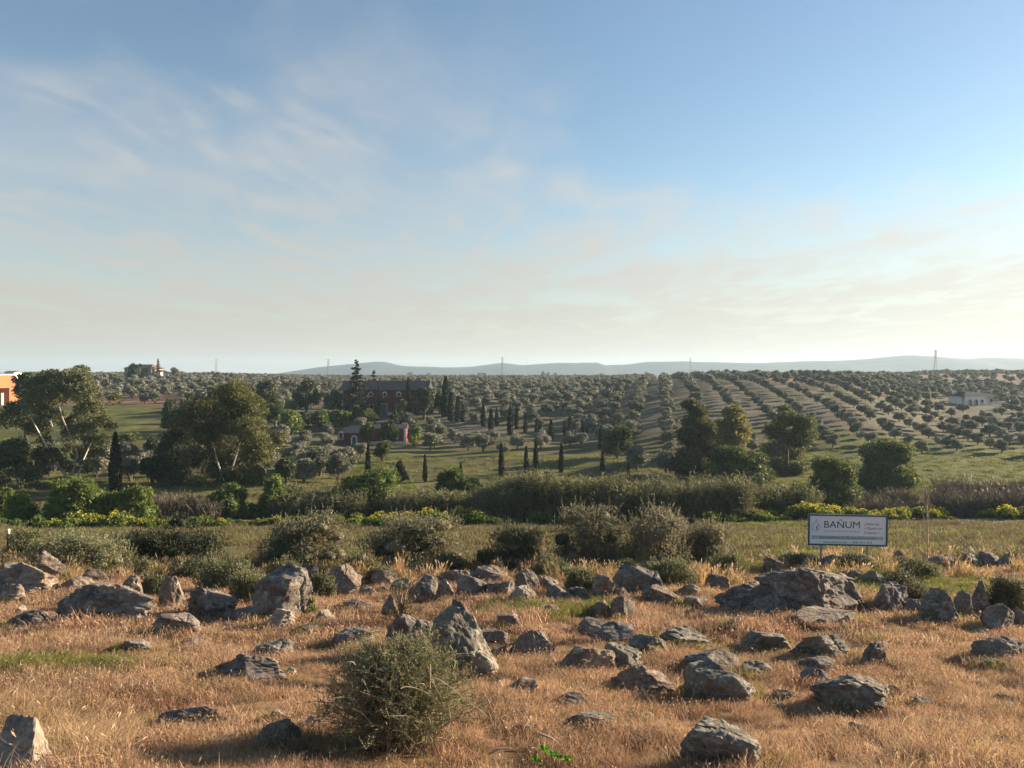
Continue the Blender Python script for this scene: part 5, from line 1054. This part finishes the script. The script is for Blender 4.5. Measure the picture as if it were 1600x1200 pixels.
def bare_sapling():
    x, y, z = spot(1449, 889); k = y / F; h = 132 * k; e = empty('sapling', (x, y, z), 'leafless pale sapling beyond the signboard', 'sapling')
    tr = Geo().tube([(0, 0, -0.1), (0.02, 0, h * 0.45), (-0.03, 0, h * 0.95)], [0.035, 0.022, 0.006], 6); br = Geo()
    for i in range(46):
        s = rng.uniform(0.12, 0.92); a = rng.uniform(0, 6.28); l = h * rng.uniform(0.12, 0.34) * (1.1 - s * 0.6); p = np.array([0, 0, s * h]); d = np.array([math.cos(a) * 0.38, math.sin(a) * 0.38, 1.0]); t = np.linspace(0, 1, 4)[:, None]
        br.tube(p + d * l * t + rng.normal(0, 0.02, (4, 3)) * t, [0.011, 0.009, 0.007, 0.004], 3)
    obj('trunk', tr.mesh('trunk', M['twig_pale'], True), e); obj('branches', br.mesh('branches', M['twig_pale']), e)
bare_sapling()
def fence_post():
    x, y, z = spot(13, 866); h = 0.031 * y; o = obj('fence_post', Geo().box((0, 0, h * 0.4), (0.1, 0.1, h * 1.0)).box((0.0, 0, h * 0.9 + 0.11), (0.103, 0.103, 0.22), m=1).mesh('fence_post', [M['bark_dark'], M['white_wall']]), None, (x, y, z))
    tag(o, 'dark wooden fence post with a whitened top beside pale scrub', 'post')
fence_post()
def leafy_weed():
    x, y, z = spot(862, 1212); e = empty('weed', (x, y, z), 'small fresh-green weed sprouting from the dry grass at the bank edge', 'weed')
    g, s = Geo(), Geo()
    for i, (dx, hh) in enumerate([(-0.08, 0.25), (0.05, 0.17), (0.14, 0.15), (0.0, 0.2), (-0.15, 0.14)]):
        s.tube([(0, 0, -0.02), (dx * 0.6, 0, hh * 0.6), (dx, 0, hh)], 0.004, 4); n = 11; a = np.linspace(0, 6.28, n); g.leaves(np.stack([dx + np.cos(a) * 0.03, np.sin(a) * 0.03, hh + 0.005 + 0 * a], -1), np.stack([np.cos(a), np.sin(a), 0.35 + 0 * a], -1), 0.075, 0.034)
    obj('stems', s.mesh('stems', M['green_grass']), e); obj('leaves', g.mesh('leaves', foliage('fresh_leaf', [(0.12, 0.25, 0.03), (0.19, 0.36, 0.05)], 0.45)), e)
leafy_weed()

# ------------------------------------------------------------------ grasses (uncountable)
def clear_of_rocks(P, grow=0.62):
    k = np.ones(len(P), bool)
    for (x, y, a, b) in ROCKS_XY: k &= ((P[:, 0] - x) / (a * grow + 1e-3)) ** 2 + ((P[:, 1] - y) / (b * grow + 1e-3)) ** 2 > 1
    return P[k]
def cover(y0, y1, dens, umax=0.82, wide=0.0):
    n = int(dens * umax * (y1 ** 2 - y0 ** 2 + 2 * wide * (y1 - y0))); y = np.sqrt(rng.uniform(y0 ** 2, y1 ** 2, n)); x = rng.uniform(-umax, umax, n) * (y + wide); P = np.column_stack([x, y]); return P
def withz(P, s=0.0): return np.column_stack([P, terrain(P[:, 0], P[:, 1]) - s])
GREENP = [(30, 1050, 1.3, 0.5), (880, 955, 1.1, 0.7), (150, 1045, 0.7, .3), (1480, 925, 3.0, 1.2), (1385, 905, 2.5, 1.5), (1240, 885, 3, 1.5)]
def greenness(P):
    g = np.zeros(len(P))
    for px, py, rx, ry in GREENP:
        x, y, z = spot(px, py); g = np.maximum(g, np.exp(-((P[:, 0] - x) / rx) ** 2 - ((P[:, 1] - y) / ry) ** 2))
    return g
G_NEAR = [grass_clump('g%d' % i, 120, 0.20, h, 0.0042, [M[a], M[b]], lean=0.8, seeds=0.12) for i, (h, a, b) in enumerate([(0.105, 'dry_grass', 'straw'), (0.13, 'dry_grass', 'russet_grass'), (0.085, 'dry_grass', 'dry_grass'), (0.09, 'russet_grass', 'russet_grass'), (0.12, 'russet_grass', 'dry_grass'), (0.16, 'green_grass', 'green_grass')])]
G_FAR = [grass_clump('h%d' % i, 85, 0.30, h, 0.0095, [M[a], M[b]], lean=0.8, seeds=0.1) for i, (h, a, b) in enumerate([(0.13, 'dry_grass', 'straw'), (0.155, 'dry_grass', 'russet_grass'), (0.11, 'dry_grass', 'dry_grass'), (0.115, 'russet_grass', 'russet_grass'), (0.15, 'russet_grass', 'dry_grass'), (0.2, 'green_grass', 'green_grass')])]
def dry_cover(name, P, var, label):
    P = clear_of_rocks(P); P = P[rng.random(len(P)) < dry_mask(P[:, 0], P[:, 1]) + 0.02]
    thin = fbm(P[:, 0] / 1.6, P[:, 1] / 1.6, seed=71, oct=3); P = P[(thin > -0.5) | (rng.random(len(P)) < 0.25)]
    rus = fbm(P[:, 0] / 2.4, P[:, 1] / 1.1, seed=72, oct=3) + rng.normal(0, 0.16, len(P)); vi = np.where(rus > 0.15, rng.integers(3, 5, len(P)), rng.integers(0, 3, len(P)))
    vi = np.where(rng.random(len(P)) < greenness(P) * 1.3, 5, vi)
    hgt = (0.9 + 0.55 * fbm(P[:, 0] / 1.3, P[:, 1] / 0.9, seed=73)).clip(0.35, 1.7)
    scatter(name, withz(P), var, vi=vi, sc=hgt * rng.uniform(0.7, 1.3, len(P)), label=label, cat='grass', tilt=0.12)
dry_cover('dry_grass', cover(4.0, 14, 62, 0.82, 5.0), G_NEAR, 'short orange dry grass covering the near slope')
dry_cover('dry_grass', cover(14, 30, 24, 0.85, 3.0), G_FAR, 'short orange dry grass covering the slope among the farther rocks')
def skirts():
    Q = []
    for (x, y, a, b) in ROCKS_XY:
        n = int((a + b) * 3.14 * 9); th = rng.uniform(0, 6.283, n); th = th[np.sin(th) < 0.5 + rng.random(n) * 0.6]; g = rng.uniform(0.86, 1.12, len(th))
        Q.append(np.column_stack([x + np.cos(th) * a * g, y + np.sin(th) * b * g]))
    return np.concatenate(Q)
P = skirts(); P = P[P[:, 1] < 27]; vi = np.where(rng.random(len(P)) < 0.12, 5, rng.integers(0, 5, len(P)))
scatter('rough_grass', withz(P), G_FAR, vi=vi, sc=rng.uniform(0.45, 1.1, len(P)), label='longer rough grass hugging the feet of the rocks', cat='grass', tilt=0.15)
TALL = [grass_clump('t%d' % i, 60, 0.16, h, 0.014, [M[a], M[b]], lean=0.35, seeds=0.35) for i, (h, a, b) in enumerate([(0.55, 'straw', 'dry_grass'), (0.7, 'straw', 'straw'), (0.5, 'meadow_grass', 'straw'), (0.45, 'green_grass', 'meadow_grass')])]
P = cover(22.5, 33, 0.9); P = P[(fbm(P[:, 0] / 2.5, P[:, 1] / 2.5, seed=75) > -0.1)]; Q = []
for px, py, n, r in [(1115, 915, 26, 0.5), (1300, 905, 8, 0.5), (640, 905, 14, 0.6), (560, 905, 10, 0.5), (915, 905, 12, 0.5), (760, 900, 12, .8), (260, 905, 12, .6), (60, 895, 10, .5), (1330, 880, 10, .8), (1530, 905, 8, .5)]:
    x, y, z = spot(px, py); Q.append(np.column_stack([x + rng.normal(0, r, n), y + rng.normal(0, r * 0.7, n)]))
P = np.concatenate([P] + Q); scatter('tall_straw', withz(P, 0.02), TALL, sc=rng.uniform(0.6, 1.25, len(P)), label='tall pale straw tufts along the line of rocks', cat='grass', tilt=0.08)
MEAD = [grass_clump('m%d' % i, 46, 0.5, h, 0.03, [M[a], M[b]], lean=0.7) for i, (h, a, b) in enumerate([(0.30, 'meadow_grass', 'meadow_grass'), (0.34, 'meadow_grass', 'meadow_grass'), (0.26, 'green_grass', 'meadow_grass'), (0.28, 'green_grass', 'green_grass'), (0.36, 'cane_dry', 'meadow_grass')])]
P = cover(25, 76, 3.4); P = P[rng.random(len(P)) > dry_mask(P[:, 0], P[:, 1])]; gz = fbm(P[:, 0] / 7, P[:, 1] / 4, seed=76) + rng.normal(0, 0.2, len(P)); P, gz = P[gz > -0.75], gz[gz > -0.75]
vi = np.where(gz > 0.32, rng.integers(2, 4, len(P)), rng.choice([0, 1, 4, 4], len(P))); scatter('meadow_grass', withz(P), MEAD, vi=vi, sc=rng.uniform(0.6, 1.3, len(P)) * (1 + 0.4 * fbm(P[:, 0] / 5, P[:, 1] / 3, seed=78)).clip(0.4, 1.6), label='olive-green meadow grass between the rocks and the stream', cat='grass', tilt=0.1)
HILLG = [grass_clump('v%d' % i, 40, 0.9, h, 0.07, [M[a], M[b]], lean=0.7) for i, (h, a, b) in enumerate([(0.4, 'green_grass', 'meadow_grass'), (0.34, 'green_grass', 'green_grass'), (0.4, 'weed_leaf', 'green_grass')])]
P = cover(90, 150, 0.30); scatter('valley_grass', withz(P), HILLG, sc=rng.uniform(0.6, 1.2, len(P)), label='lush grass on the valley floor under the trees', cat='grass')
HEAP = [grass_clump('s%d' % i, 90, 0.16, 0.33, 0.006, [M['straw'], M['dry_grass']], lean=1.7, seeds=0.1) for i in range(3)]
Q = []
for px, py, n, r in [(40, 1150, 16, 0.22), (90, 1140, 14, 0.2), (110, 1180, 16, 0.2), (30, 1120, 12, 0.2), (140, 1195, 12, 0.2), (10, 1105, 8, .15)]:
    x, y, z = spot(px, py); Q.append(np.column_stack([x + rng.normal(0, r, n), y + rng.normal(0, r, n)]))
P = np.concatenate(Q); scatter('straw_heap', withz(P, 0.04), HEAP, sc=rng.uniform(0.6, 1.2, len(P)), label='tangled heap of bleached straw around the blocky cream rock', cat='straw', tilt=0.3)
for px, py, l, a in [(355, 1165, 0.16, 0.6), (1385, 1045, 0.5, -0.5), (860, 1170, 0.3, -0.6), (1490, 1180, 0.22, 0.1), (1020, 1150, 0.2, 0.1), (780, 1188, 0.22, 0.3), (1330, 935, 0.6, -0.35), (760, 930, 0.5, 0.3)]:
    x, y, z = spot(px, py); o = obj('stick', Geo().tube([(-l / 2, 0, 0.03), (0, 0.01, 0.05), (l / 2, 0, 0.035)], [0.012, 0.013, 0.007], 5).mesh('stick', M['twig_pale']), None, (x, y, z + 0.05)); o.rotation_euler = (0, -a * 0.4, a)
    tag(o, 'short bleached stick lying on the dry grass', 'stick', 'bleached sticks in the grass')

# ------------------------------------------------------------------ haze
def haze():
    g = Geo().box((0, 3000, 70), (25000, 10000, 190)); me = g.mesh('haze', []) if False else None
    me = mesh_arrays('haze', np.concatenate(g.V), [np.concatenate(g.Q)])
    m, n, l, out = newmat('haze_air'); v = n('ShaderNodeVolumePrincipled'); v.inputs['Color'].default_value = (0.58, 0.79, 0.97, 1); v.inputs['Density'].default_value = HAZE; v.inputs['Anisotropy'].default_value = 0.2
    l(v.outputs[0], out.inputs['Volume']); me.materials.append(m)
    tag(obj('haze', me), 'thin warm haze filling the valley air', 'haze', kind='stuff')
HAZE = 1.5e-4
haze()
